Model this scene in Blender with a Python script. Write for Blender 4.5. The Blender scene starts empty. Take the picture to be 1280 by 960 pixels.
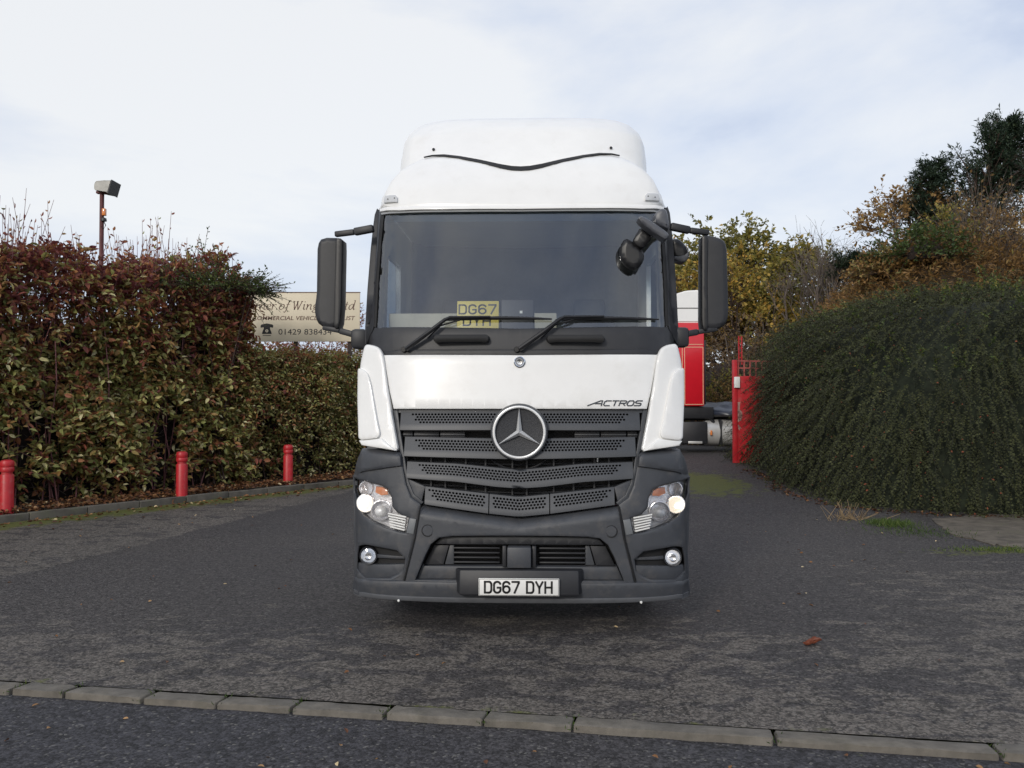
import bpy, bmesh, math, random
import numpy as np
from mathutils import Vector, Matrix
random.seed(7)
rng = np.random.default_rng(11)
R = math.radians
scene = bpy.context.scene
COL = scene.collection

# ------------------------------------------------------------------ camera
F = 1100.0                      # focal length in pixels of a 1280 wide picture
PITCH = math.atan(24 / F)
CAMZ = 1.7
cd = bpy.data.cameras.new('camera')
cd.sensor_width = 36; cd.lens = F / 1280 * 36; cd.clip_start = .05; cd.clip_end = 3000
cam = bpy.data.objects.new('camera', cd); COL.objects.link(cam)
cam.location = (0, 0, CAMZ); cam.rotation_euler = (math.pi / 2 + PITCH, 0, 0)
scene.camera = cam

# ------------------------------------------------------------------ sky, sun, exposure
SUN_EL, SUN_AZ = R(22), R(-157)          # azimuth from +Y, clockwise: behind the camera on its left
w = bpy.data.worlds.new('World'); scene.world = w; w.use_nodes = True
nt = w.node_tree; nt.nodes.clear()
N = nt.nodes.new; LK = nt.links.new
out = N('ShaderNodeOutputWorld'); bg = N('ShaderNodeBackground'); bg.inputs['Strength'].default_value = .1
sky = N('ShaderNodeTexSky'); sky.sky_type = 'NISHITA'; sky.sun_disc = False
sky.sun_elevation = SUN_EL; sky.sun_rotation = SUN_AZ; sky.dust_density = 1.5
tc = N('ShaderNodeTexCoord'); mp = N('ShaderNodeMapping'); mp.inputs['Scale'].default_value = (1.0, 1.0, 2.6)
mp.inputs['Location'].default_value = (.3, 1.7, .2)
n1 = N('ShaderNodeTexNoise'); n1.inputs['Scale'].default_value = 1.35; n1.inputs['Detail'].default_value = 7
n1.inputs['Roughness'].default_value = .55; n1.inputs['Distortion'].default_value = .35
LK(tc.outputs['Generated'], mp.inputs['Vector']); LK(mp.outputs['Vector'], n1.inputs['Vector'])
r1 = N('ShaderNodeValToRGB')
r1.color_ramp.elements[0].position = .37; r1.color_ramp.elements[0].color = (4.9, 5.8, 7.9, 1)
r1.color_ramp.elements[1].position = .585; r1.color_ramp.elements[1].color = (9.7, 9.8, 9.95, 1)
e = r1.color_ramp.elements.new(.47); e.color = (7.6, 8.2, 9.4, 1)
LK(n1.outputs['Fac'], r1.inputs['Fac'])
mx = N('ShaderNodeMix'); mx.data_type = 'RGBA'; mx.inputs['Factor'].default_value = .82
LK(sky.outputs['Color'], mx.inputs[6]); LK(r1.outputs['Color'], mx.inputs[7])
LK(mx.outputs[2], bg.inputs['Color']); LK(bg.outputs[0], out.inputs['Surface'])

sd = bpy.data.lights.new('sun', 'SUN'); sd.energy = 1.5; sd.angle = R(9); sd.color = (1, .94, .85)
sun = bpy.data.objects.new('sun', sd); COL.objects.link(sun)
sdir = Vector((math.sin(SUN_AZ) * math.cos(SUN_EL), math.cos(SUN_AZ) * math.cos(SUN_EL), math.sin(SUN_EL)))
sun.rotation_euler = sdir.to_track_quat('Z', 'Y').to_euler(); sun.location = (-10, -15, 20)
vs = scene.view_settings
vs.view_transform = 'Standard'; vs.look = 'None'; vs.exposure = .05; vs.gamma = 1; vs.use_curve_mapping = False
scene.render.resolution_x = 1024; scene.render.resolution_y = 768
scene.render.engine = 'CYCLES'
scene.cycles.max_bounces = 8; scene.cycles.transparent_max_bounces = 12

# ------------------------------------------------------------------ helpers
def ray(px, py):
    cx = (px - 640) / F; cy = (480 - py) / F
    return Vector((cx, math.cos(PITCH) - cy * math.sin(PITCH), math.sin(PITCH) + cy * math.cos(PITCH)))
def WY(px, py, Y):
    d = ray(px, py); t = Y / d.y
    return Vector((d.x * t, Y, CAMZ + d.z * t))
def G(px, py, z=0.0):
    d = ray(px, py); t = (z - CAMZ) / d.z
    return Vector((d.x * t, d.y * t, z))

def tag(o, label=None, cat=None, group=None, kind=None):
    if label: o['label'] = label
    if cat: o['category'] = cat
    if group: o['group'] = group
    if kind: o['kind'] = kind
    return o
def empty(name, loc=(0, 0, 0), rz=0, label=None, cat=None, group=None, kind=None, parent=None):
    o = bpy.data.objects.new(name, None); COL.objects.link(o)
    o.location = loc; o.rotation_euler = (0, 0, rz); o.empty_display_size = .1
    if parent: o.parent = parent
    return tag(o, label, cat, group, kind)
def link(name, me, m, parent=None, smooth=None):
    if m is not None and not me.materials:
        me.materials.append(m)
    if smooth is not None:
        me.polygons.foreach_set('use_smooth', [True] * len(me.polygons))
        if smooth < 180: me.set_sharp_from_angle(angle=R(smooth))
    o = bpy.data.objects.new(name, me); COL.objects.link(o)
    if parent: o.parent = parent
    return o
def obj(name, bm, m, parent=None, smooth=35):
    me = bpy.data.meshes.new(name)
    bmesh.ops.recalc_face_normals(bm, faces=bm.faces)
    bm.to_mesh(me); bm.free()
    return link(name, me, m, parent, smooth)
def add_box(bm, c, s, bev=0, rot=None, seg=2):
    r = bmesh.ops.create_cube(bm, size=1)
    vs_ = r['verts']
    M = Matrix.Translation(c) @ (rot.to_4x4() if rot is not None else Matrix.Identity(4)) @ Matrix.Diagonal((*s, 1))
    bmesh.ops.transform(bm, matrix=M, verts=vs_)
    if bev:
        es = list({e for v in vs_ for e in v.link_edges})
        bmesh.ops.bevel(bm, geom=es, offset=bev, segments=seg, affect='EDGES', profile=.5)
def box(name, c, s, m, parent=None, bev=0, rot=None, seg=2):
    bm = bmesh.new(); add_box(bm, c, s, bev, rot, seg)
    return obj(name, bm, m, parent)
def bar(name, a, b, wd, ht, m, parent=None, bev=.004):
    a, b = Vector(a), Vector(b); d = b - a
    q = d.to_track_quat('X', 'Z').to_matrix()
    return box(name, (a + b) / 2, (d.length, wd, ht), m, parent, bev, q)
def add_tube(bm, pts, rad, seg=10, caps=True):
    pts = [Vector(p) for p in pts]
    rr = rad if isinstance(rad, (list, tuple)) else [rad] * len(pts)
    rings = []
    up = Vector((0, 0, 1))
    for i, p in enumerate(pts):
        t = (pts[min(i + 1, len(pts) - 1)] - pts[max(i - 1, 0)]).normalized()
        ref = up if abs(t.dot(up)) < .95 else Vector((1, 0, 0))
        a = t.cross(ref).normalized(); b = t.cross(a).normalized()
        rings.append([bm.verts.new(p + (a * math.cos(k * 2 * math.pi / seg) + b * math.sin(k * 2 * math.pi / seg)) * rr[i]) for k in range(seg)])
    for i in range(len(rings) - 1):
        for k in range(seg):
            bm.faces.new((rings[i][k], rings[i][(k + 1) % seg], rings[i + 1][(k + 1) % seg], rings[i + 1][k]))
    if caps:
        bm.faces.new(rings[0][::-1]); bm.faces.new(rings[-1])
def tube(name, pts, rad, m, parent=None, seg=10, smooth=40):
    bm = bmesh.new(); add_tube(bm, pts, rad, seg)
    return obj(name, bm, m, parent, smooth)
def add_lathe(bm, prof, M=None, seg=24, close=False):
    """prof: list of (radius, height) round +Z, then placed by matrix M"""
    M = M or Matrix.Identity(4)
    rings = []
    for r_, h in prof:
        if r_ < 1e-6: rings.append([bm.verts.new(M @ Vector((0, 0, h)))])
        else: rings.append([bm.verts.new(M @ Vector((r_ * math.cos(k * 2 * math.pi / seg), r_ * math.sin(k * 2 * math.pi / seg), h))) for k in range(seg)])
    pairs = list(zip(rings[:-1], rings[1:]))
    if close: pairs.append((rings[-1], rings[0]))
    for a, b in pairs:
        for k in range(seg):
            k2 = (k + 1) % seg
            if len(a) == 1 and len(b) == 1: continue
            if len(a) == 1: bm.faces.new((a[0], b[k], b[k2]))
            elif len(b) == 1: bm.faces.new((a[k], a[k2], b[0]))
            else: bm.faces.new((a[k], a[k2], b[k2], b[k]))
def lathe(name, prof, M, m, parent=None, seg=24, smooth=40, close=False):
    bm = bmesh.new(); add_lathe(bm, prof, M, seg, close)
    return obj(name, bm, m, parent, smooth)
FRONT = Matrix.Rotation(math.pi / 2, 4, 'X')     # turns +Z to -Y (towards the viewer of a front)
def seg_mesh(name, A, B, ra, rb, m, parent=None, sides=3, smooth=True):
    """many straight tapered twigs in one mesh"""
    A = np.asarray(A, float); B = np.asarray(B, float); n = len(A)
    ra = np.broadcast_to(ra, n)[:, None]; rb = np.broadcast_to(rb, n)[:, None]
    T = B - A; T /= np.linalg.norm(T, axis=1, keepdims=True) + 1e-9
    ref = np.where(np.abs(T[:, 2:3]) > .9, np.array([[1., 0, 0]]), np.array([[0, 0, 1.]]))
    U = np.cross(T, ref); U /= np.linalg.norm(U, axis=1, keepdims=True) + 1e-9
    V = np.cross(T, U)
    vs_ = []
    for k in range(sides):
        a = 2 * math.pi * k / sides
        o = U * math.cos(a) + V * math.sin(a)
        vs_.append(A + o * ra); vs_.append(B + o * rb)
    verts = np.stack(vs_, 1).reshape(-1, 3)
    base = (np.arange(n) * 2 * sides)[:, None]
    fs = []
    for k in range(sides):
        k2 = (k + 1) % sides
        fs.append(base + np.array([[2 * k, 2 * k2, 2 * k2 + 1, 2 * k + 1]]))
    faces = np.stack(fs, 1).reshape(-1, 4)
    me = raw_mesh(name, verts, faces)
    return link(name, me, m, parent, 180 if smooth else None)
def raw_mesh(name, verts, faces):
    me = bpy.data.meshes.new(name); k = faces.shape[1]; nf = len(faces)
    me.vertices.add(len(verts)); me.vertices.foreach_set('co', verts.astype(np.float32).ravel())
    me.loops.add(nf * k); me.loops.foreach_set('vertex_index', faces.astype(np.int32).ravel())
    me.polygons.add(nf); me.polygons.foreach_set('loop_start', np.arange(0, nf * k, k, dtype=np.int32))
    me.update(calc_edges=True)
    return me
def norm(a): return a / (np.linalg.norm(a, axis=-1, keepdims=True) + 1e-9)
def leaf_mesh(name, P, D, Nn, L, W, rnd, m, parent=None, oval=True):
    n = len(P); D = norm(D); S = norm(np.cross(D, Nn)); Nn = np.cross(S, D)
    L = np.broadcast_to(L, n)[:, None]; W = np.broadcast_to(W, n)[:, None]
    if oval:
        f = .22
        v = [P, P + D * L * .28 + S * W * .46 + Nn * W * f, P + D * L * .66 + S * W * .40 + Nn * W * f * .8, P + D * L - Nn * L * .1,
             P + D * L * .66 - S * W * .40 + Nn * W * f * .8, P + D * L * .28 - S * W * .46 + Nn * W * f]
        verts = np.stack(v, 1).reshape(-1, 3); b = (np.arange(n) * 6)[:, None]
        faces = np.stack([b + np.array([[0, 1, 2, 3]]), b + np.array([[0, 3, 4, 5]])], 1).reshape(-1, 4); rep = 2
    else:
        v = [P, P + D * L * .45 + S * W * .5 + Nn * W * .15, P + D * L, P + D * L * .45 - S * W * .5 + Nn * W * .15]
        verts = np.stack(v, 1).reshape(-1, 3); b = (np.arange(n) * 4)[:, None]
        faces = b + np.array([[0, 1, 2, 3]]); rep = 1
    me = raw_mesh(name, verts, faces)
    at = me.attributes.new('rnd', 'FLOAT', 'FACE'); at.data.foreach_set('value', np.repeat(rnd, rep).astype(np.float32))
    o = link(name, me, m, parent); o['kind'] = 'stuff'
    return o
def shoots(S, Dv, ln, k, L, W, droop=.25, spread=.9, jit=.35):
    """leafy shoots: returns leaves (P, D, N, L, W, shoot index) and twig segments"""
    n = len(S); Dv = norm(Dv); ln = np.broadcast_to(ln, n)
    t = ((np.arange(k) + .6) / k)[None, :, None]
    l3 = ln[:, None, None]
    dz = np.array([0, 0, -1.])[None, None]
    P = S[:, None] + Dv[:, None] * l3 * t + dz * droop * l3 * t * t
    T = norm(Dv[:, None] + dz * 2 * droop * t)
    ref = np.zeros_like(T); ref[..., 2] = 1; ref[np.abs(T[..., 2]) > .93] = (1, 0, 0)
    U = norm(np.cross(T, ref)); V = np.cross(U, T)
    ang = (np.arange(k)[None] * math.pi + rng.uniform(-.9, .9, (n, k)) + rng.uniform(-.6, .6, (n, 1)))[..., None]
    side = U * np.cos(ang) + V * np.sin(ang)
    D = T * .6 + side * spread + rng.normal(0, jit, T.shape)
    Nn = V + rng.normal(0, .45, T.shape)
    Ls = L * rng.uniform(.65, 1.25, (n, k)); Ws = W * rng.uniform(.75, 1.2, (n, k)) * Ls / L
    mid = S + Dv * (ln * .5)[:, None] + np.array([0, 0, -1.]) * (droop * ln * .25)[:, None]
    end = S + Dv * ln[:, None] + np.array([0, 0, -1.]) * (droop * ln)[:, None]
    f = lambda a: a.reshape(-1, 3)
    return f(P), f(D), f(Nn), Ls.ravel(), Ws.ravel(), np.repeat(np.arange(n), k), (np.vstack([S, mid]), np.vstack([mid, end]))
def sines(P, sc, seed, oct_=3):
    g = np.random.default_rng(seed); v = 0; a = 1; tot = 0
    for o in range(oct_):
        for _ in range(4):
            d = g.normal(size=P.shape[-1]); d /= np.linalg.norm(d)
            v = v + a * np.sin(P @ d * sc * g.uniform(.7, 1.4) + g.uniform(0, 6.28)); tot += a * .7
        sc *= 2.1; a *= .55
    return v / tot

# ------------------------------------------------------------------ materials
def newmat(name):
    m = bpy.data.materials.new(name); m.use_nodes = True
    t = m.node_tree; b = t.nodes['Principled BSDF']
    return m, t, b
def mat(name, col, rough=.5, metal=0, var=.12, scale=6, bump=0, bscale=300, coat=0, spec=None, dirt=None, dscale=3):
    m, t, b = newmat(name)
    b.inputs['Roughness'].default_value = rough; b.inputs['Metallic'].default_value = metal
    if coat: b.inputs['Coat Weight'].default_value = coat; b.inputs['Coat Roughness'].default_value = .08
    if spec is not None: b.inputs['Specular IOR Level'].default_value = spec
    tc = t.nodes.new('ShaderNodeTexCoord')
    n = t.nodes.new('ShaderNodeTexNoise'); n.inputs['Scale'].default_value = scale; n.inputs['Detail'].default_value = 6; n.inputs['Roughness'].default_value = .6
    t.links.new(tc.outputs['Object'], n.inputs['Vector'])
    r = t.nodes.new('ShaderNodeValToRGB')
    r.color_ramp.elements[0].position = .3; r.color_ramp.elements[1].position = .7
    r.color_ramp.elements[0].color = (*[c * (1 - var) for c in col], 1)
    r.color_ramp.elements[1].color = (*[min(1, c * (1 + var)) for c in col], 1)
    t.links.new(n.outputs['Fac'], r.inputs['Fac'])
    src = r.outputs['Color']
    if dirt:
        n2 = t.nodes.new('ShaderNodeTexNoise'); n2.inputs['Scale'].default_value = dscale; n2.inputs['Detail'].default_value = 9; n2.inputs['Roughness'].default_value = .7
        t.links.new(tc.outputs['Object'], n2.inputs['Vector'])
        mr = t.nodes.new('ShaderNodeMapRange'); mr.inputs[1].default_value = .52; mr.inputs[2].default_value = .8; mr.inputs[4].default_value = dirt[3]
        t.links.new(n2.outputs['Fac'], mr.inputs[0])
        mxx = t.nodes.new('ShaderNodeMix'); mxx.data_type = 'RGBA'; mxx.inputs[7].default_value = (*dirt[:3], 1)
        t.links.new(mr.outputs[0], mxx.inputs['Factor']); t.links.new(src, mxx.inputs[6]); src = mxx.outputs[2]
    t.links.new(src, b.inputs['Base Color'])
    if bump:
        n3 = t.nodes.new('ShaderNodeTexNoise'); n3.inputs['Scale'].default_value = bscale; n3.inputs['Detail'].default_value = 3
        t.links.new(tc.outputs['Object'], n3.inputs['Vector'])
        bp = t.nodes.new('ShaderNodeBump'); bp.inputs['Strength'].default_value = bump; bp.inputs['Distance'].default_value = .004
        t.links.new(n3.outputs['Fac'], bp.inputs['Height']); t.links.new(bp.outputs[0], b.inputs['Normal'])
    return m
def leafmat(name, pal, transl=.3, rough=.55):
    m, t, b = newmat(name)
    a = t.nodes.new('ShaderNodeAttribute'); a.attribute_name = 'rnd'
    r = t.nodes.new('ShaderNodeValToRGB'); r.color_ramp.interpolation = 'LINEAR'
    el = r.color_ramp.elements
    while len(el) < len(pal): el.new(.5)
    for i, (p, c) in enumerate(pal): el[i].position = p; el[i].color = (*c, 1)
    t.links.new(a.outputs['Fac'], r.inputs['Fac'])
    tc = t.nodes.new('ShaderNodeTexCoord'); n = t.nodes.new('ShaderNodeTexNoise'); n.inputs['Scale'].default_value = 40
    t.links.new(tc.outputs['Object'], n.inputs['Vector'])
    mr = t.nodes.new('ShaderNodeMapRange'); mr.inputs[3].default_value = .65; mr.inputs[4].default_value = 1.35
    t.links.new(n.outputs['Fac'], mr.inputs[0])
    vm = t.nodes.new('ShaderNodeVectorMath'); vm.operation = 'SCALE'
    t.links.new(r.outputs['Color'], vm.inputs[0]); t.links.new(mr.outputs[0], vm.inputs['Scale'])
    t.links.new(vm.outputs[0], b.inputs['Base Color']); b.inputs['Roughness'].default_value = rough
    b.inputs['Specular IOR Level'].default_value = .35
    tr = t.nodes.new('ShaderNodeBsdfTranslucent'); t.links.new(vm.outputs[0], tr.inputs['Color'])
    ms = t.nodes.new('ShaderNodeMixShader'); ms.inputs[0].default_value = transl
    t.links.new(b.outputs[0], ms.inputs[1]); t.links.new(tr.outputs[0], ms.inputs[2])
    t.links.new(ms.outputs[0], t.nodes['Material Output'].inputs['Surface'])
    return m
def glassmat(name, tint, refl=.1, rough=.02, ior=1.5):
    m, t, b = newmat(name); t.nodes.remove(b)
    tr = t.nodes.new('ShaderNodeBsdfTransparent'); tr.inputs['Color'].default_value = (*tint, 1)
    gl = t.nodes.new('ShaderNodeBsdfGlossy'); gl.inputs['Roughness'].default_value = rough; gl.inputs['Color'].default_value = (.95, .97, 1, 1)
    fr = t.nodes.new('ShaderNodeFresnel'); fr.inputs['IOR'].default_value = ior
    n = t.nodes.new('ShaderNodeTexNoise'); n.inputs['Scale'].default_value = 5
    ad = t.nodes.new('ShaderNodeMath'); ad.operation = 'MULTIPLY_ADD'; ad.inputs[1].default_value = .02; 
    t.links.new(n.outputs['Fac'], ad.inputs[0])
    ad2 = t.nodes.new('ShaderNodeMath'); ad2.operation = 'ADD'; ad2.inputs[1].default_value = refl
    t.links.new(fr.outputs[0], ad2.inputs[0]); t.links.new(ad2.outputs[0], ad.inputs[2])
    ms = t.nodes.new('ShaderNodeMixShader')
    t.links.new(ad.outputs[0], ms.inputs[0]); t.links.new(tr.outputs[0], ms.inputs[1]); t.links.new(gl.outputs[0], ms.inputs[2])
    t.links.new(ms.outputs[0], t.nodes['Material Output'].inputs['Surface'])
    return m
def emitmat(name, col, st):
    m, t, b = newmat(name)
    b.inputs['Base Color'].default_value = (.9, .9, .9, 1)
    b.inputs['Emission Color'].default_value = (*col, 1); b.inputs['Emission Strength'].default_value = st
    return m
M_WHITE = mat('white_paint', (.82, .82, .81), .32, var=.02, coat=.35, dirt=(.55, .52, .47, .22), dscale=5)
M_GREY = mat('grey_bumper_plastic', (.050, .054, .063), .5, var=.12, bump=.12, bscale=500, dirt=(.15, .135, .12, .5), dscale=7)
M_SLAT = mat('grille_plastic', (.052, .056, .064), .45, var=.1, dirt=(.085, .08, .075, .3), dscale=6)
M_DARK = mat('dark_plastic', (.019, .020, .024), .5, var=.15, bump=.1, dirt=(.05, .047, .045, .25), dscale=6)
M_BLACK = mat('black_void', (.008, .008, .009), .7, var=.2)
M_RUBBER = mat('rubber', (.018, .018, .019), .75, var=.2, bump=.2)
M_CHROME = mat('chrome', (.75, .76, .78), .12, 1, var=.03)
M_SILVER = mat('silver_metal', (.58, .58, .57), .35, .35, var=.08, dirt=(.3, .28, .26, .5))
M_GLASS = glassmat('windscreen_glass', (.84, .88, .89), .08)
M_BAND = glassmat('shade_band', (.35, .5, .62), .0)
M_BRIGHT = mat('bright_chrome', (.78, .79, .80), .3, .35, var=.03, coat=.3)
M_SIDEGLASS = glassmat('side_glass', (.25, .28, .3), .08)
M_LENS = glassmat('lens_glass', (.96, .96, .97), .03)
M_ORANGE = mat('orange_lens', (.75, .24, .06), .2, coat=.5)
M_PLATE = mat('plate_white', (.78, .78, .76), .35, var=.03)
M_INK = mat('black_ink', (.012, .012, .014), .4)
M_YELLOW = mat('plate_yellow', (.72, .58, .12), .4, var=.05)
M_DASH = mat('dash_plastic', (.10, .10, .10), .6)
M_CREAM = mat('dash_shelf', (.42, .40, .33), .6)
M_SEAT = mat('seat_fabric', (.04, .042, .05), .9, bump=.3)
M_CURTAIN = mat('cab_lining', (.16, .165, .17), .9, var=.2)
M_LIT = emitmat('lit_lamp', (1, .88, .66), 6)
M_GLOW = emitmat('lit_diffuser', (1, .84, .60), .8)
M_REFL = mat('lamp_reflector', (.84, .84, .86), .22, .55, var=.1, scale=60, bump=.5, bscale=60)
M_RED = mat('red_paint', (.46, .018, .026), .45, var=.15, dirt=(.34, .13, .11, .85), dscale=9, bump=.1)
M_REDTRUCK = mat('red_cab_paint', (.62, .012, .025), .3, coat=.4, var=.05)
M_RUST = mat('rust_red_pole', (.10, .025, .025), .6, var=.3)
M_CREAMSIGN = mat('cream_sign', (.68, .60, .45), .55, var=.04, dirt=(.4, .34, .25, .3))
M_BROWNINK = mat('brown_ink', (.13, .07, .05), .6)
M_KERB = mat('kerb_concrete', (.135, .121, .102), .9, var=.3, scale=9, bump=.5, bscale=150, dirt=(.08, .075, .05, .7), dscale=6)
M_EDGING = mat('edging_concrete', (.11, .10, .085), .9, var=.3, bump=.5, bscale=120, dirt=(.06, .08, .02, .8), dscale=3)
M_SOIL = mat('soil', (.035, .024, .017), .95, var=.4, scale=12, bump=.8, bscale=60)
M_TWIG = mat('twig_bark', (.065, .040, .030), .8, var=.3)
M_REDTWIG = mat('red_stem', (.21, .085, .085), .6, var=.3)
M_GREYTWIG = mat('grey_twig', (.13, .105, .09), .8, var=.3)
M_CORE = mat('inner_shade_brown', (.020, .013, .010), 1, var=.5, scale=14)  # near-black brown: shade inside hedges and bushes put into the colour
M_GREENTWIG = mat('green_twig', (.022, .024, .015), .8, var=.3)
M_CORE_G = mat('inner_shade_green', (.014, .019, .010), 1, var=.5, scale=14)  # very dark green: shade inside the mound put into the colour
# asphalt with wear read from mesh attributes
def asphalt(name, dark, pale, edge=.5):
    m, t, b = newmat(name); n_ = t.nodes.new; l_ = t.links.new
    tc = n_('ShaderNodeTexCoord'); P = tc.outputs['Object']
    at = n_('ShaderNodeAttribute'); at.attribute_name = 'worn'
    am = n_('ShaderNodeAttribute'); am.attribute_name = 'moss'
    def noise(s, d=8, r=.65, dist=0, sc=(1, 1, 1)):
        mp = n_('ShaderNodeMapping'); mp.inputs['Scale'].default_value = sc; l_(P, mp.inputs['Vector'])
        x = n_('ShaderNodeTexNoise'); x.inputs['Scale'].default_value = s; x.inputs['Detail'].default_value = d
        x.inputs['Roughness'].default_value = r; x.inputs['Distortion'].default_value = dist
        l_(mp.outputs[0], x.inputs['Vector']); return x.outputs['Fac']
    def math_(op, a, c, d=None):
        x = n_('ShaderNodeMath'); x.operation = op
        for i, v in enumerate((a, c, d)):
            if v is None: continue
            if isinstance(v, (int, float)): x.inputs[i].default_value = v
            else: l_(v, x.inputs[i])
        return x.outputs[0]
    def mr(v, a, c, lo=0, hi=1):
        x = n_('ShaderNodeMapRange'); x.interpolation_type = 'SMOOTHSTEP'
        for i, q in enumerate((a, c, lo, hi)): x.inputs[i + 1].default_value = q
        l_(v, x.inputs[0]); return x.outputs[0]
    def mixc(f, a, c):
        x = n_('ShaderNodeMix'); x.data_type = 'RGBA'
        if isinstance(f, (int, float)): x.inputs[0].default_value = f
        else: l_(f, x.inputs[0])
        for i, v in ((6, a), (7, c)):
            if isinstance(v, tuple): x.inputs[i].default_value = (*v, 1)
            else: l_(v, x.inputs[i])
        return x.outputs[2]
    big = noise(.9, 6, .6, .4, (.8, 1.2, 1)); mid = noise(3.8, 8, .66, .7, (.75, 1.2, 1)); fine = noise(26, 5, .75)
    wv = math_('ADD', math_('MULTIPLY_ADD', at.outputs['Fac'], .42, -.21), math_('ADD', math_('ADD', math_('MULTIPLY', big, .20), math_('MULTIPLY', mid, .62)), math_('MULTIPLY', fine, .18)))
    worn = mr(wv, .495, .535)
    vo = n_('ShaderNodeTexVoronoi'); vo.inputs['Scale'].default_value = 70; l_(P, vo.inputs['Vector'])
    sep = n_('ShaderNodeSeparateColor'); l_(vo.outputs['Color'], sep.inputs[0])
    speck = math_('MULTIPLY', mr(sep.outputs[0], 0, 1, .5, 1.5), mr(noise(20, 5, .75), .36, .56, .5, 1.12))
    hot = mr(sep.outputs[1], .93, 1, 0, 1)
    base = mixc(worn, dark, pale)
    tint = noise(.35, 4, .5)
    base = mixc(math_('MULTIPLY', mr(tint, .4, .7), .35), base, (.075, .066, .058))
    vm = n_('ShaderNodeVectorMath'); vm.operation = 'SCALE'; l_(base, vm.inputs[0]); l_(speck, vm.inputs['Scale'])
    base = mixc(math_('MULTIPLY', hot, .5), vm.outputs[0], (.22, .21, .19))
    # cracks
    nz = n_('ShaderNodeTexNoise'); nz.inputs['Scale'].default_value = 3.2; nz.inputs['Detail'].default_value = 6; l_(P, nz.inputs['Vector'])
    va = n_('ShaderNodeVectorMath'); va.operation = 'SCALE'; va.inputs['Scale'].default_value = 1.1; l_(nz.outputs['Color'], va.inputs[0])
    vb = n_('ShaderNodeVectorMath'); vb.operation = 'ADD'; l_(P, vb.inputs[0]); l_(va.outputs[0], vb.inputs[1])
    cr = n_('ShaderNodeTexVoronoi'); cr.feature = 'DISTANCE_TO_EDGE'; cr.inputs['Scale'].default_value = 1.5; l_(vb.outputs[0], cr.inputs['Vector'])
    crack = math_('MULTIPLY', mr(cr.outputs['Distance'], .003, .016, 1, 0), mr(math_('ADD', math_('MULTIPLY', at.outputs['Fac'], .35), noise(1.1, 4, .6)), .52, .75))
    base = mixc(math_('MULTIPLY', crack, .8), base, (.018, .017, .015))
    mo = mr(math_('ADD', am.outputs['Fac'], math_('MULTIPLY', math_('SUBTRACT', noise(5, 8, .75), .5), 2.2)), .40, .72)
    base = mixc(math_('MULTIPLY', mo, .85), base, mixc(noise(30), (.045, .055, .010), (.14, .15, .022)))
    l_(base, b.inputs['Base Color'])
    b.inputs['Roughness'].default_value = .78; b.inputs['Specular IOR Level'].default_value = .35
    h = math_('SUBTRACT', math_('ADD', math_('MULTIPLY', math_('SUBTRACT', 1, vo.outputs['Distance']), .5), math_('MULTIPLY', noise(9, 8, .7), .9)), crack)
    bp = n_('ShaderNodeBump'); bp.inputs['Strength'].default_value = .5; bp.inputs['Distance'].default_value = .012
    l_(h, bp.inputs['Height']); l_(bp.outputs[0], b.inputs['Normal'])
    return m
M_ASPH = asphalt('asphalt_yard', (.048, .043, .0425), (.108, .095, .083))
M_ROAD = asphalt('asphalt_road', (.038, .037, .042), (.070, .066, .064))
M_APRON = mat('old_concrete', (.105, .088, .068), .9, var=.5, scale=5, bump=.8, bscale=60, dirt=(.05, .055, .022, 1), dscale=2.5)
M_BANK = mat('bank_earth', (.06, .042, .024), 1, var=.4, scale=4, bump=.6, bscale=20)
M_LAND = mat('land_grass', (.05, .06, .025), 1, var=.4, scale=.4)
# leaves
HEDGE_PAL = [(0, (.16, .045, .045)), (.2, (.30, .095, .060)), (.36, (.36, .18, .070)), (.50, (.28, .215, .070)), (.66, (.20, .225, .070)), (.82, (.33, .34, .11)), (.93, (.55, .49, .20)), (1, (.68, .62, .36))]
M_HEDGE = leafmat('autumn_hedge_leaf', HEDGE_PAL)
M_COTON = leafmat('cotoneaster_leaf', [(0, (.026, .030, .012)), (.45, (.050, .057, .020)), (.8, (.075, .082, .032)), (.94, (.12, .12, .045)), (.97, (.20, .06, .03)), (1, (.26, .08, .04))], .2, .8)
M_GREENLEAF = leafmat('green_leaf', [(0, (0.037, 0.065, 0.020)), (.5, (0.076, 0.111, 0.031)), (.85, (0.153, 0.170, 0.043)), (1, (0.289, 0.255, 0.051))])
M_OLIVE = leafmat('olive_autumn_leaf', [(0, (0.091, 0.102, 0.029)), (.4, (0.204, 0.194, 0.049)), (.75, (0.347, 0.276, 0.061)), (1, (0.530, 0.326, 0.072))])
M_BROWN = leafmat('brown_autumn_leaf', [(0, (0.087, 0.057, 0.032)), (.4, (0.196, 0.129, 0.055)), (.75, (0.332, 0.189, 0.065)), (1, (0.489, 0.354, 0.138))])
M_BRACK = leafmat('bracken_frond', [(0, (0.107, 0.079, 0.036)), (.3, (0.235, 0.137, 0.050)), (.6, (0.332, 0.189, 0.065)), (.8, (0.196, 0.189, 0.058)), (1, (0.469, 0.376, 0.184))])
M_CONIF = leafmat('conifer_needle', [(0, (.014, .026, .018)), (.6, (.032, .055, .032)), (1, (.07, .095, .05))], .15)
M_LITTER = leafmat('fallen_leaf', [(0, (0.068, 0.030, 0.019)), (.4, (0.149, 0.061, 0.027)), (.7, (0.243, 0.121, 0.047)), (.9, (0.378, 0.230, 0.108)), (1, (0.567, 0.459, 0.270))], .1)
M_GRASS = leafmat('grass_blade', [(0, (.03, .055, .012)), (.6, (.07, .12, .022)), (1, (.14, .17, .04))])

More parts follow.
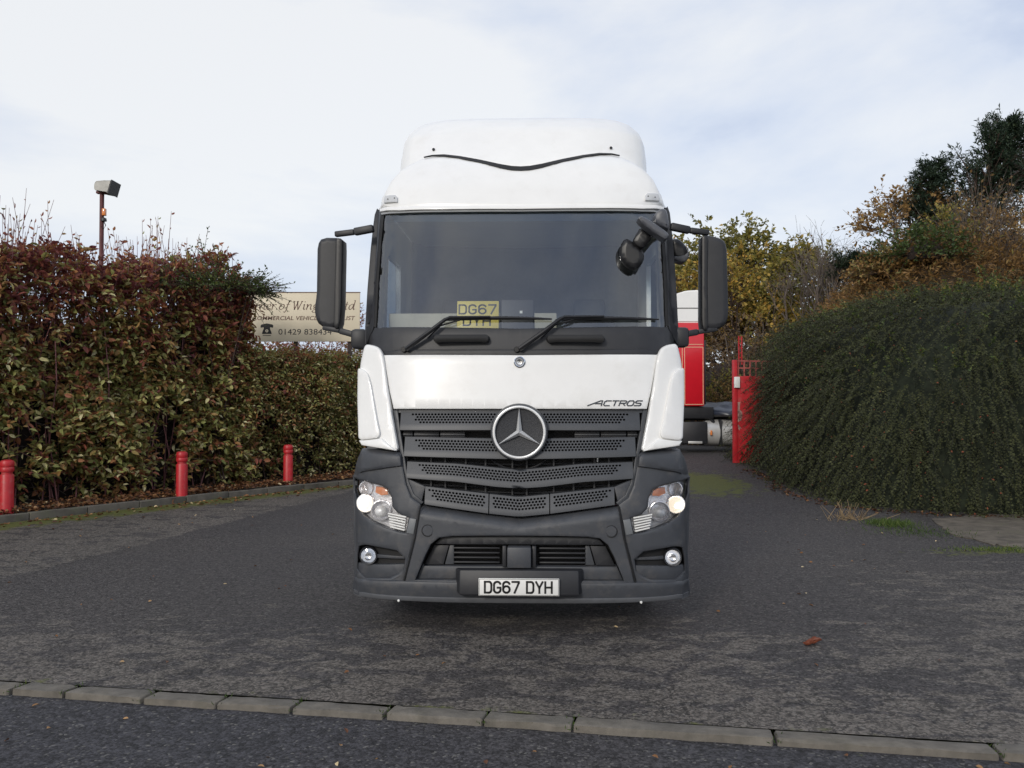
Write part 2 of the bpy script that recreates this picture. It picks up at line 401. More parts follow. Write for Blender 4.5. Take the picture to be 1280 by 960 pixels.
# ------------------------------------------------------------------ ground
NB = np.array([.848, -.53]); DB = np.array([.53, .848])       # hedge line: normal to the yard, direction along it
B1 = np.array([-7.35, 12.8])
def sstep(x): x = np.clip(x, 0, 1); return x * x * (3 - 2 * x)
def gh(x, y): return .46 * sstep((np.asarray(y) - 11.5) / 10) * sstep((np.asarray(x) - .5) / 3)
KA = G(-60, 846.5); KB = G(1340, 935)                          # back edge of the kerb row
KD = (KB - KA).normalized(); KN = Vector((KD.y, -KD.x, 0))     # towards the road
bm = bmesh.new(); bmesh.ops.create_grid(bm, x_segments=2, y_segments=2, size=900)
for v in bm.verts: v.co.z = -.12
tag(obj('ground', bm, M_LAND), kind='structure')
def sheet(name, x0, x1, y0, y1, step, m, keep=None, zf=None, attrs=None):
    xs = np.arange(x0, x1 + step / 2, step); ys = np.arange(y0, y1 + step / 2, step)
    X, Y = np.meshgrid(xs, ys); nx = len(xs); ny = len(ys)
    if keep is not None: X, Y = keep(X, Y)
    Z = zf(X, Y)
    V = np.stack([X, Y, Z], -1).reshape(-1, 3)
    i = (np.arange(ny - 1)[:, None] * nx + np.arange(nx - 1)[None]).ravel()[:, None]
    me = raw_mesh(name, V, i + np.array([[0, 1, nx + 1, nx]]))
    for k, f in (attrs or {}).items():
        a = me.attributes.new(k, 'FLOAT', 'POINT'); a.data.foreach_set('value', np.clip(f(X, Y), 0, 1).astype(np.float32).ravel())
    o = link(name, me, m, smooth=180); return tag(o, kind='structure')
def kerb_y(X): return KA.y + (X - KA.x) * KD.y / KD.x
def worn_f(X, Y):
    a = G(60, 712); b_ = G(420, 620)
    nx, ny = (b_.y - a.y), -(b_.x - a.x); l = math.hypot(nx, ny)
    d = ((X - a.x) * nx + (Y - a.y) * ny) / l            # >0 right of the seam
    left = sstep(.5 - d / .25)
    near = sstep((9.2 - Y) / 3.2) * .53
    right = sstep((X - 1.6) / 2.2) * sstep((13 - Y) / 5) * .50
    kerbside = sstep(1 - (Y - kerb_y(X)) / .6) * .12
    return np.maximum(np.maximum(left * .62, near), right) + kerbside
def moss_f(X, Y):
    d = (X - B1[0]) * NB[0] + (Y - B1[1]) * NB[1] - .30
    a = np.exp(-(np.clip(d, 0, 9) / .75) ** 2) * 1.0 * (d > -.3)
    c = G(884, 602, .25); e_ = np.exp(-(((X - c.x) / .9) ** 2 + ((Y - c.y) / 1.6) ** 2)) * .95
    g_ = G(1245, 690); e2 = np.exp(-(((X - g_.x) / 1.2) ** 2 + ((Y - g_.y) / .35) ** 2)) * .6
    k = np.exp(-((Y - kerb_y(X)) / .07) ** 2) * .42
    return np.maximum(np.maximum(a, e_), np.maximum(e2, k))
def keep_yard(X, Y): return X, np.maximum(Y, kerb_y(X))
sheet('driveway', -12, 16, 3.0, 42, .16, M_ASPH, keep_yard, lambda X, Y: gh(X, Y), {'worn': worn_f, 'moss': moss_f})
def keep_road(X, Y): return X, np.minimum(Y, kerb_y(X) - .05)
sheet('road', -30, 30, -12, 20, .4, M_ROAD, keep_road, lambda X, Y: X * 0 - .028,
      {'worn': lambda X, Y: .28 + .1 * np.sin(X * 1.3), 'moss': lambda X, Y: np.exp(-((Y - kerb_y(X) + .15) / .06) ** 2) * .35})
# kerb stones: short ones left, long ones right
kerb = tag(empty('kerb', (KA.x, KA.y, 0), math.atan2(KD.y, KD.x)), kind='structure')
def kerb_s(px):
    best = None
    for s in np.arange(-.5, 12, .01):
        p = KA + KD * s
        q = 640 + p.x / p.y * F
        if best is None or abs(q - px) < best[0]: best = (abs(q - px), s)
    return best[1]
joints = [-260, -160, -60, 40, 105, 200, 290, 381, 493, 610, 718, 962, 1232, 1480, 1700]
js = []
for j in joints: js.append(kerb_s(j) if 0 <= j <= 1280 else None)
i0 = 3
for i in range(i0 - 1, -1, -1): js[i] = js[i + 1] - .47
for i in range(len(js)):
    if js[i] is None: js[i] = js[i - 1] + .95
for i in range(len(js) - 1):
    a, b_ = js[i] + random.uniform(.004, .011), js[i + 1] - random.uniform(.004, .011)
    bm = bmesh.new()
    add_box(bm, ((a + b_) / 2, -.09 + random.uniform(-.006, .006), -.095 + random.uniform(-.004, .004)), (b_ - a, .155, .2), .012,
            Matrix.Rotation(random.uniform(-.006, .006), 3, 'Z') @ Matrix.Rotation(R(-4), 3, 'X'))
    bmesh.ops.subdivide_edges(bm, edges=[e for e in bm.edges if e.calc_length() > .3], cuts=6)
    for v in bm.verts:
        v.co += Vector((random.gauss(0, .0015), random.gauss(0, .003), random.gauss(0, .002)))
    obj('kerb_stone', bm, M_KERB, kerb)
# planted bed behind an edging of small kerbs
edg = tag(empty('bed_edging', (B1[0], B1[1], 0), math.atan2(DB[1], DB[0])), kind='structure')
s = -7.0
while s < 9.4:
    ln = .9; c = .016 * max(0, s - 3) ** 2
    bm = bmesh.new(); add_box(bm, (s + ln / 2, -.23 - c, .01 + random.uniform(-.008, .008)), (ln - .012, .10, .19), .012, Matrix.Rotation(random.uniform(-.01, .01) - .032 * max(0, s - 3), 3, 'Z'))
    bmesh.ops.subdivide_edges(bm, edges=[e for e in bm.edges if e.calc_length() > .3], cuts=4)
    for v in bm.verts: v.co += Vector((0, random.gauss(0, .003), random.gauss(0, .002)))
    obj('edging_stone', bm, M_EDGING, edg); s += ln
def bed_pt(s, d): return B1 + DB * s - NB * d
S_, D_ = np.meshgrid(np.arange(-7, 9.5, .15), np.arange(-.2, 3.2, .15))
XY = B1 + S_[..., None] * DB - (D_ - 0)[..., None] * NB
Z_ = .07 + .03 * sines(XY, 3, 3) + .03 * np.clip(D_, 0, 1.5)
me = raw_mesh('soil_bed', np.concatenate([XY, Z_[..., None]], -1).reshape(-1, 3),
              (np.arange(S_.shape[0] - 1)[:, None] * S_.shape[1] + np.arange(S_.shape[1] - 1)[None]).ravel()[:, None] + np.array([[0, 1, S_.shape[1] + 1, S_.shape[1]]]))
tag(link('soil_bed', me, M_SOIL, smooth=180), kind='structure')
# old concrete apron at the right
ap = [G(1165, 652), G(1215, 647.5), G(1420, 642), G(1500, 700), G(1290, 690), G(1235, 680), G(1190, 669)]
def jag(pl):
    o = []
    for a, b in zip(pl, pl[1:] + pl[:1]):
        for k in range(9): o.append(a.lerp(b, k / 9) + Vector((random.gauss(0, .03), random.gauss(0, .05), 0)))
    return o
bm = bmesh.new(); f = bm.faces.new([bm.verts.new((p.x, p.y, gh(p.x, p.y) + .012)) for p in jag(ap)])
r_ = bmesh.ops.extrude_face_region(bm, geom=[f])
for v in [g for g in r_['geom'] if isinstance(g, bmesh.types.BMVert)]: v.co.z -= .06
tag(obj('concrete_apron', bm, M_APRON), kind='structure')
# the bank at the right, behind the green mound
def bank_h(X, Y):
    return 5.6 * sstep((X - 4.6 - .12 * (Y - 20)) / 6.5) * sstep((Y - 18.5) / 4.5) * (1 + .06 * np.sin(X * .9 + Y * .5))
xs = np.arange(4, 34, .5); ys = np.arange(18, 48, .5); X, Y = np.meshgrid(xs, ys)
Z = np.maximum(bank_h(X, Y), gh(X, Y) - .1) + .1 * sines(np.stack([X, Y], -1), 1.5, 5) * (bank_h(X, Y) > .2) - .02
me = raw_mesh('bank', np.stack([X, Y, Z], -1).reshape(-1, 3), (np.arange(len(ys) - 1)[:, None] * len(xs) + np.arange(len(xs) - 1)[None]).ravel()[:, None] + np.array([[0, 1, len(xs) + 1, len(xs)]]))
tag(link('bank', me, M_BANK, smooth=180), kind='structure')

# ------------------------------------------------------------------ the white lorry
TX, TYAW = Vector((.053, 6.5, 0)), R(-1.8)
truck = empty('tractor_unit', TX, TYAW, 'white tractor unit lorry with dark grey bumper, roof deflector and lit headlights', 'lorry')
RI = Matrix.Rotation(-TYAW, 3, 'Z')
TO = RI @ (Vector((0, 0, CAMZ)) - TX)
ZP = [.15, .30, .45, .9, 1.3, 1.65, 2.08, 2.25, 3.22, 3.45, 3.65, 3.8, 3.95]
YP = [.06, .015, 0., .0, .03, .075, .13, .16, .42, .52, .66, .84, 1.1]
ZW = [.15, 1.2, 1.4, 1.65, 2.1, 3.2, 3.6, 4.0]
WW = [1.275, 1.275, 1.255, 1.235, 1.215, 1.19, 1.17, 1.15]
def front_y(x, z):
    W_ = float(np.interp(z, ZW, WW)); u = min(abs(x) / W_, .9995)
    return float(np.interp(z, ZP, YP)) + .42 * (1 - (1 - u ** 4) ** .25) + .05 * u * u
def TYp(px, py, y):
    d = RI @ ray(px, py); t = (y - TO.y) / d.y
    return TO + d * t
def TP(px, py, yf=front_y, off=0.0):
    y = .2
    for _ in range(14):
        p = TYp(px, py, y); y = .5 * y + .5 * (yf(p.x, p.z) + off)
    return p
def xz(pts, yf=front_y, off=0.0): return [(p.x, p.z) for p in (TP(a, b, yf, off) for a, b in pts)]
def mir(pl): return [(-x, z) for x, z in pl][::-1]
def full(half):     # half outline, left side, from the top centre round to the bottom centre
    h = [(0.0, half[0][1])] + half[1:-1] + [(0.0, half[-1][1])]
    return h + [(-x, z) for x, z in h[1:-1]][::-1]
def dens(pl, mx=.08):
    o = []
    for (a, b) in zip(pl, pl[1:] + pl[:1]):
        n = max(1, int(math.hypot(b[0] - a[0], b[1] - a[1]) / mx))
        for k in range(n): o.append((a[0] + (b[0] - a[0]) * k / n, a[1] + (b[1] - a[1]) * k / n))
    return o
def smooth_loop(pl, it=1):
    for _ in range(it):
        q = []
        for a, b in zip(pl, pl[1:] + pl[:1]):
            q += [(a[0] * .75 + b[0] * .25, a[1] * .75 + b[1] * .25), (a[0] * .25 + b[0] * .75, a[1] * .25 + b[1] * .75)]
        pl = q
    return pl
def area(pl): return sum(a[0] * b[1] - b[0] * a[1] for a, b in zip(pl, pl[1:] + pl[:1])) / 2
def offset_loop(pl, d):
    n = len(pl); o = []
    for i in range(n):
        p0, p1, p2 = Vector(pl[i - 1]), Vector(pl[i]), Vector(pl[(i + 1) % n])
        a = (p1 - p0); b = (p2 - p1)
        if a.length < 1e-7: a = b
        if b.length < 1e-7: b = a
        a = a.normalized(); b = b.normalized()
        na, nb = Vector((-a.y, a.x)), Vector((-b.y, b.x))
        m_ = na + nb
        if m_.length < 1e-4: m_ = na
        m_ = m_.normalized(); c = max(.45, m_.dot(na))
        o.append(tuple(p1 + m_ * (d / c)))
    return o
def seg_dist(P, loops):
    best = np.full(len(P), 1e9)
    for pl in loops:
        A = np.array(pl); B = np.roll(A, -1, 0); D = B - A; LL = (D * D).sum(1) + 1e-12
        t = np.clip(((P[:, None] - A[None]) * D[None]).sum(2) / LL[None], 0, 1)
        q = A[None] + t[..., None] * D[None]
        best = np.minimum(best, np.sqrt(((P[:, None] - q) ** 2).sum(2)).min(1))
    return best
def panel(name, outline, m, parent=None, holes=(), off=0.0, r=.01, depth=.04, grid=.09, yf=front_y, to_y=None, smooth=40):
    """a curved sheet with rounded edges: outline and holes in the lorry's x-z plane, its depth from yf"""
    par = truck if parent is None else parent
    loops = [dens(list(outline))] + [dens(list(h)) for h in holes]
    if area(loops[0]) < 0: loops[0] = loops[0][::-1]
    for i in range(1, len(loops)):
        if area(loops[i]) > 0: loops[i] = loops[i][::-1]
    bm = bmesh.new(); inner_edges = []
    for pl in loops:
        prev = [bm.verts.new((x, 0, z)) for x, z in pl]; n = len(pl)
        for fr in ((.3, 1.0) if r > 0 else ()):
            cur = [bm.verts.new((x, 0, z)) for x, z in offset_loop(pl, r * fr)]
            for k in range(n):
                bm.faces.new((prev[k], prev[(k + 1) % n], cur[(k + 1) % n], cur[k]))
            prev = cur
        for k in range(n):
            e = bm.edges.get((prev[k], prev[(k + 1) % n])) or bm.edges.new((prev[k], prev[(k + 1) % n]))
            inner_edges.append(e)
    bmesh.ops.triangle_fill(bm, use_beauty=True, use_dissolve=False, edges=inner_edges, normal=(0, -1, 0))
    bm.verts.ensure_lookup_table()
    X = [v.co.x for v in bm.verts]; Z = [v.co.z for v in bm.verts]
    for ax, lo, hi in ((0, min(X), max(X)), (2, min(Z), max(Z))):
        n = int((hi - lo) / grid)
        for k in range(1, n + 1):
            co = [0, 0, 0]; co[ax] = lo + (hi - lo) * k / (n + 1) + .0007; no = [0, 0, 0]; no[ax] = 1
            bmesh.ops.bisect_plane(bm, geom=bm.verts[:] + bm.edges[:] + bm.faces[:], dist=1e-6, plane_co=co, plane_no=no)
    P = np.array([(v.co.x, v.co.z) for v in bm.verts])
    d = seg_dist(P, loops)
    for v, dd in zip(list(bm.verts), d):
        rd = 0
        if r > 0 and dd < r: q = r - dd; rd = r - math.sqrt(max(0, r * r - q * q))
        v.co.y = yf(v.co.x, v.co.z) + off + rd
    be = [e for e in bm.edges if len(e.link_faces) == 1]
    ex = bmesh.ops.extrude_edge_only(bm, edges=be)
    for v in [g for g in ex['geom'] if isinstance(g, bmesh.types.BMVert)]:
        v.co.y = to_y if to_y is not None else v.co.y + depth
    return obj(name, bm, m, par, smooth)
def both(name, outline, m, parent=None, holes=(), **k):
    a = panel(name, outline, m, parent[0] if parent else None, holes, **k)
    b = panel(name, mir(outline), m, parent[1] if parent else None, [mir(h) for h in holes], **k)
    return a, b
def vane_y(x, z):
    W_ = float(np.interp(z, ZW, WW)) + .10; u = min(abs(x) / W_, .9995)
    return float(np.interp(z, ZP, YP)) + .42 * (1 - (1 - u ** 4) ** .25) + .05 * u * u
def rnd_loop(pts): return smooth_loop(dens(xz(pts, vane_y), .06), 2)
def flat(y): return lambda x, z: y

# --- white panels
bon = panel('bonnet_flap', full(xz([(649, 443.5), (479.5, 443.5), (482, 460), (487, 490), (492, 511.5), (649, 511.5)])), M_WHITE, r=.014, off=-.005)
panel('wiper_cowl', full(xz([(649, 410.5), (467.5, 409.5), (463, 418), (457.5, 430), (468, 433), (476, 438), (478.5, 444), (649, 444)])), M_DARK, r=.008, off=.012)
cowl_edge = panel('cowl_ledge', full(xz([(649, 437), (560, 437), (500, 437), (480, 440), (480.5, 445.5), (649, 445.5)])), M_DARK, r=.006, off=.0)
both('pillar', xz([(471, 260), (476.5, 265), (473.5, 300), (470, 350), (467, 409), (466, 413), (458, 431), (456, 431), (456, 409), (459, 360), (463, 310), (468, 268)]), M_DARK, r=.012, off=.0, depth=.25)
both('windscreen_seal', xz([(476, 265), (480, 268), (476.5, 300), (473, 350), (470, 409), (466, 409), (469.5, 350), (473, 300)]), M_RUBBER, r=.006, off=.006)
ws = panel('windscreen', full(xz([(649, 263.5), (560, 264), (500, 266), (477, 268.5), (473.5, 300), (469.5, 360), (467, 411), (649, 412)])), M_GLASS, r=0, off=.016, depth=.006, grid=.07)
panel('shade_band', full(xz([(649, 264.5), (560, 265), (500, 267), (478, 269.5), (477.5, 279), (560, 276.5), (649, 276)])), M_BAND, r=0, off=.026, depth=.002, grid=.07)
both('corner_panel', rnd_loop([(455.5, 431), (462, 430.5), (472, 433), (478, 440), (480, 450), (484, 480), (489, 512), (498.5, 564), (478, 560), (452, 556), (449, 545), (448.5, 500), (450, 455)]), M_WHITE, r=.02, off=-.01, depth=.2, grid=.05, yf=vane_y)
vane = both('wind_vane', rnd_loop([(448, 460), (455, 462), (461, 467), (464.5, 480), (468, 500), (473, 528), (477.5, 547), (462, 549), (449, 550), (447.5, 500)]), M_WHITE, r=.014, off=-.04, depth=.2, yf=vane_y, grid=.06)
both('vane_foot', xz([(449.5, 550.5), (463, 549.5), (477.5, 547.5), (496, 563.5), (478, 560.5), (453, 556.5)], vane_y), M_WHITE, r=.012, off=-.035, depth=.1, yf=vane_y)
# --- roof
VIS = [(649, 209.5), (640, 209), (625, 206.5), (600, 201), (575, 196.5), (555, 194.5), (540, 195), (527, 198), (514, 204), (500, 213), (488, 226), (479.5, 243), (475, 255), (472, 262), (500, 262), (649, 261.5)]
panel('roof_visor', full(xz(VIS)), M_WHITE, r=.045, off=-.02, to_y=2.25, grid=.06)
panel('visor_lip', full(xz([(649, 257.5), (560, 258), (500, 259.5), (474.5, 262), (475.5, 265.5), (500, 264), (560, 262.5), (649, 262.2)])), M_WHITE, r=.006, off=-.03, depth=.05)
panel('windscreen_top_trim', full(xz([(649, 262), (560, 262.3), (500, 264), (476, 266), (477, 268.5), (500, 266.5), (560, 265), (649, 264.5)])), mat('grey_trim', (.3, .31, .32), .4), r=0, off=-.008, depth=.03)
def defl_y(x, z):
    u = min(abs(x) / 1.16, .9995)
    return .86 + max(0, z - 3.72) * .75 + max(0, z - 4.1) * .6 + .75 * (1 - (1 - u ** 3) ** (1 / 3.)) 
DEF = [(649, 143), (600, 143.5), (560, 145), (538, 148), (521, 154.5), (508, 166), (501, 181), (498, 200), (497, 225), (520, 236), (649, 240)]
dh = xz(DEF, defl_y)
dh = [(max(x, -1.135), z) for x, z in dh]
panel('roof_deflector', full(dh), M_WHITE, r=.13, to_y=2.3, grid=.05, yf=defl_y, depth=.1)
# dark gap under the deflector
wav = [(649, 208.5), (640, 208), (625, 205.5), (600, 200), (575, 195.5), (555, 193.3), (540, 194), (530, 196.3)]
g_ = xz(wav, front_y, -.012)
gap = full(g_ + [(x, z - .032) for x, z in g_[::-1]])
panel('deflector_gap_seal', full(g_[:1] + g_[1:] + [(x, z - .006 - .036 * (1 - (abs(x) / .82) ** 2)) for x, z in g_[::-1]]), M_RUBBER, r=0, off=-.028, depth=.03, grid=.06)
for sx in (-1, 1):
    p = TP(542, 187.5, defl_y); x = abs(p.x)
    tube('washer_nozzle', [(sx * x, defl_y(x, p.z) - .02, p.z), (sx * x, defl_y(x, p.z) + .02, p.z + .012)], .012, M_DARK, truck, 8)
both('marker_light', xz([(482, 246), (495, 245), (497.5, 248), (497.5, 254), (481, 255), (480.5, 251)]), mat('clear_marker', (.55, .56, .57), .2, coat=.5), r=.008, off=-.045, depth=.05)
for sx in (-1, 1):
    for dx in (0, .06):
        p = TP(486, 250.5); x = abs(p.x) - dx
        tube('marker_screw', [(sx * x, front_y(x, p.z) - .05, p.z), (sx * x, front_y(x, p.z) - .03, p.z)], .005, M_DARK, truck, 6)
# --- cab shell behind the front
for sx in (-1, 1):
    bm = bmesh.new()
    prof_ = [(.56, 1.38), (2.25, 1.38), (2.25, 3.3), (.72, 3.3)]
    hole = [(.74, 2.2), (1.5, 2.2), (1.5, 2.95), (.86, 2.95)]
    def ring(pl, x): return [bm.verts.new((x, y, z)) for y, z in pl]
    o1, h1 = ring(prof_, sx * 1.165), ring(hole, sx * 1.165)
    o2, h2 = ring(prof_, sx * 1.12), ring(hole, sx * 1.12)
    for k in range(4):
        k2 = (k + 1) % 4
        bm.faces.new((o1[k], o1[k2], h1[k2], h1[k])); bm.faces.new((o2[k], o2[k2], h2[k2], h2[k]))
        bm.faces.new((o1[k], o1[k2], o2[k2], o2[k])); bm.faces.new((h1[k], h1[k2], h2[k2], h2[k]))
    side = obj('cab_side', bm, M_WHITE, truck)
    bm = bmesh.new(); q = ring(hole, sx * 1.14); bm.faces.new(q); obj('side_window', bm, M_SIDEGLASS, side)
    box('door_handle', (sx * 1.175, 1.42, 1.85), (.03, .16, .05), M_DARK, side, .01)
    box('door_gap', (sx * 1.1655, 1.58, 2.3), (.003, .012, 1.75), M_BLACK, side)
    for k in range(2): box('step', (sx * 1.12, 1.05, .55 + k * .38), (.22, .5, .05), M_DARK, truck, .01)
    box('sill_panel', (sx * 1.14, 1.0, 1.1), (.2, .95, .55), M_GREY, truck, .03)
    box('wheel_arch', (sx * 1.13, 1.85, 1.12), (.24, 1.1, .12), M_GREY, truck, .04)
box('cab_rear_wall', (0, 2.22, 2.35), (2.3, .04, 1.95), M_CURTAIN, truck)
box('cab_floor', (0, 1.4, 1.42), (2.24, 1.66, .06), M_DARK, truck)
# --- interior
dash = box('dashboard', (0, .72, 1.85), (2.16, .55, .62), M_DASH, truck, .06)
box('dash_shelf', (-.35, .68, 2.17), (1.40, .46, .03), M_CREAM, dash, .01)
box('dash_end_shelf', (.75, .68, 2.165), (.6, .46, .03), M_DASH, dash, .01)
box('dash_cream_band', (-.39, .70, 2.31), (1.36, .24, .235), M_CREAM, dash, .012)  # cream block forming the pale band above the dashboard
for x in (-.62, .62):
    s_ = box('seat', (x, 1.55, 1.75), (.52, .5, .16), M_SEAT, truck, .05)
    box('backrest', (x, 1.8, 2.12), (.5, .15, .7), M_SEAT, s_, .06); box('headrest', (x, 1.82, 2.58), (.3, .1, .2), M_SEAT, s_, .04)
sw = empty('steering_wheel', (-.62, 1.02, 2.26), parent=truck); sw.rotation_euler = (R(-50), 0, 0)
bm = bmesh.new()
add_lathe(bm, [(.22 + .018 * math.cos(a), .018 * math.sin(a)) for a in np.linspace(0, 2 * math.pi, 9)[:-1]], None, 32, True)
obj('rim', bm, M_DARK, sw)
for a in (0, 2.2, 4.1): bar('spoke', (0, 0, 0), (.22 * math.cos(a), .22 * math.sin(a), 0), .04, .015, M_DARK, sw)
# stroke lettering -------------------------------------------------
def arc(cx, cy, rx, ry, a0, a1, n=10): return [(cx + rx * math.cos(R(a0 + (a1 - a0) * k / n)), cy + ry * math.sin(R(a0 + (a1 - a0) * k / n))) for k in range(n + 1)]
GL = {   # glyphs in a box 0..1 wide, 0..1 high
 'D': [[(0, 0), (0, 1)], [(0, 1), (.62, 1)] + arc(.62, .72, .38, .28, 90, 0, 5) + arc(.62, .28, .38, .28, 0, -90, 5) + [(0, 0)]],
 'G': [arc(.5, .72, .5, .28, 20, 180, 8) + arc(.5, .28, .5, .28, 180, 360, 8) + [(1, .46), (.55, .46)]],
 '6': [arc(.5, .72, .5, .28, 20, 180, 8) + [(0, .3)], arc(.5, .3, .5, .3, 0, 360, 14)],
 '7': [[(0, 1), (1, 1), (1, .9), (.35, 0)]],
 'Y': [[(0, 1), (.5, .45), (.5, 0)], [(1, 1), (.5, .45)]],
 'H': [[(0, 0), (0, 1)], [(1, 0), (1, 1)], [(0, .5), (1, .5)]],
 'A': [[(-1.25, 0), (.55, 1), (.85, 1), (1, 0)], [(-.15, .42), (.92, .42)]],
 'C': [[(1, 1), (.25, 1), (0, .8), (0, .2), (.25, 0), (1, 0)]],
 'T': [[(0, 1), (1, 1)], [(.5, 1), (.5, 0)]],
 'R': [[(0, 0), (0, 1), (.85, 1), (1, .85), (1, .6), (.85, .48), (0, .48)], [(.5, .48), (1, 0)]],
 'O': [[(.2, 0), (.8, 0), (1, .2), (1, .8), (.8, 1), (.2, 1), (0, .8), (0, .2), (.2, 0)]],
 'S': [[(1, 1), (.2, 1), (0, .85), (0, .62), (.2, .52), (.8, .48), (1, .38), (1, .15), (.8, 0), (0, 0)]],
}
def stroke_text(txt, w_, h_, gap_, th, place, skew=0, space=.45, thick=.004, par=None, ink=None):
    """place(u, v, lift) -> 3D; strokes of width th as raised bars"""
    u = 0
    for ch in txt:
        if ch == ' ': u += w_ * space + gap_; continue
        bm = bmesh.new()
        for pl in GL[ch]:
            pts = [(u + x * w_ + skew * y * h_, y * h_) for x, y in pl]
            for a, b in zip(pts[:-1], pts[1:]):
                d = Vector(b) - Vector(a)
                if d.length < 1e-6: continue
                d.normalize(); n_ = Vector((-d.y, d.x)) * th / 2; e_ = d * th * .42
                c = [Vector(a) - e_ - n_, Vector(b) + e_ - n_, Vector(b) + e_ + n_, Vector(a) - e_ + n_]
                lo = [bm.verts.new(place(p.x, p.y, 0)) for p in c]; hi = [bm.verts.new(place(p.x, p.y, thick)) for p in c]
                bm.faces.new(hi)
                for k in range(4): bm.faces.new((lo[k], lo[(k + 1) % 4], hi[(k + 1) % 4], hi[k]))
        u += w_ + gap_
        obj('letter', bm, ink or M_INK, par)
    return u
# yellow plate and a dark screen behind the windscreen (things lying in the cab)
def plate_thing(name, c, wd, ht, m, rows, tilt, label, cat, parent_m, depth=.006):
    o = empty(name, TX + Matrix.Rotation(TYAW, 3, 'Z') @ Vector(c), TYAW, label, cat)
    o.rotation_euler = (tilt, 0, TYAW)
    box('sheet', (0, 0, ht / 2), (wd, depth, ht), m, o, .002)
    for txt, x0, z0, cw, chh, gp, th in rows:
        stroke_text(txt, cw, chh, gp, th, lambda u, v, l, x0=x0, z0=z0: Vector((x0 + u, -depth / 2 - .0006 - l * .2, z0 + v)), par=o)
    return o
cL, cR = TYp(570.5, 408, .47), TYp(623, 377, .47)
CH = cR.z - 2.19
plate_thing('spare_plate', (.5 * (cL.x + cR.x), .50, 2.187), cR.x - cL.x, CH + .02, M_YELLOW,
            [('DG67', -.15, CH - .085, .055, .072, .024, .013), ('DYH', -.115, CH - .18, .055, .07, .024, .013)], R(-8),
            'yellow number plate propped on the dashboard behind the windscreen', 'number plate', None)
sL, sR = TYp(625, 410, .52), TYp(668, 373.5, .52)
o = empty('dash_screen', TX + Matrix.Rotation(TYAW, 3, 'Z') @ Vector((.5 * (sL.x + sR.x), .56, 2.183)), TYAW, 'dark grey screen unit standing on the dashboard beside the yellow plate', 'screen')
o.rotation_euler = (R(-6), 0, TYAW)
box('casing', (0, 0, .18), (sR.x - sL.x, .03, .36), mat('screen_grey', (.022, .021, .024), .5), o, .014, seg=3)
box('button', (.03, -.0165, .25), (.022, .003, .022), M_PLATE, o)
pp = TYp(757, 405, .47)
o = box('parking_ticket', (0, 0, .03), (.07, .004, .06), mat('pale_card', (.6, .66, .55), .6), None)
o.location = TX + Matrix.Rotation(TYAW, 3, 'Z') @ Vector((pp.x, .50, 2.183)); o.rotation_euler = (R(-15), 0, TYAW)
tag(o, 'small pale green card propped in the corner of the windscreen', 'card')
# --- grab handles and wipers on the cowl
for px0, px1 in ((544.5, 610), (685, 753.5)):
    a, b_ = TP(px0, 424), TP(px1, 424); y = front_y((a.x + b_.x) / 2, a.z) - .035
    bm = bmesh.new(); add_tube(bm, [(a.x + .012, y + .04, a.z), (a.x + .02, y, a.z), (a.x + .06, y - .012, a.z + .002), (b_.x - .06, y - .012, a.z + .002), (b_.x - .02, y, a.z), (b_.x - .012, y + .04, a.z)], [.028, .033, .029, .029, .033, .028], 10)
    obj('grab_handle', bm, M_RUBBER, truck)
for pv, el, e0, e1 in (((509, 436.5), (563, 397.5), (553, 399), (690, 397.5)), ((650, 436.5), (705, 397), (694, 399), (823, 398))):
    P_ = lambda q, o_: (lambda p: Vector((p.x, front_y(p.x, p.z) + o_, p.z)))(TP(*q))
    arm = tube('wiper_arm', [P_(pv, .0), P_(pv, -.04), P_(((pv[0] + el[0]) / 2, (pv[1] + el[1]) / 2), -.065), P_((el[0] - 6, el[1] + 3), -.055), P_(el, -.045), P_((el[0] + 50, el[1] - 1), -.04)], [.022, .02, .017, .014, .012, .008], M_INK, truck, 8)
    tube('wiper_blade', [P_((e0[0] + (e1[0] - e0[0]) * k / 6, e0[1] - 2.0 * math.sin(math.pi * k / 6) + (e1[1] - e0[1]) * k / 6 + 1.5), -.012) for k in range(7)], [.007, .012, .014, .016, .014, .012, .007], M_INK, arm, 6)
    tube('washer_hose', [P_((pv[0] + 26, pv[1] - 13), -.03), P_((el[0] - 12, el[1] + 10), -.03), P_((el[0] + 12, el[1] + 3), -.03)], .007, M_INK, arm, 6)
    a = P_((pv[0] - 4, pv[1] + .5), 0); lathe('pivot_cap', [(0, .03), (.018, .03), (.022, .02), (.022, -.01)], Matrix.Translation(a) @ FRONT, M_INK, arm, 12)
# --- grille
GXL = [(649, 512), (491, 512), (495, 540), (501, 567), (504, 586), (508, 606), (514, 621), (527, 631), (590, 640), (649, 647)]
panel('grille_backing', full(xz(GXL)), M_BLACK, r=0, off=.17, depth=.02)
both('grille_frame', xz([(490.5, 512.5), (496.5, 512.5), (500, 540), (504.5, 567), (507.5, 586), (511, 604), (517, 618), (529, 628), (526, 631), (513, 622), (507, 606), (503, 586), (500.5, 567), (498, 562)]), M_SLAT, r=.006, off=.02, depth=.16)
panel('grille_top_frame', full(xz([(649, 511.5), (494, 511.5), (495, 516), (649, 516)])), M_SLAT, r=0, off=.035, depth=.12)
def prange(fL, n=49):
    """fL: list of (px, py) of the left half, outer end first; gives z(x) and xmax"""
    p = xz(fL); xs_ = [abs(a) for a, _ in p][::-1]; zs_ = [b for _, b in p][::-1]
    return (lambda x: float(np.interp(abs(x), xs_, zs_))), xs_[-1]
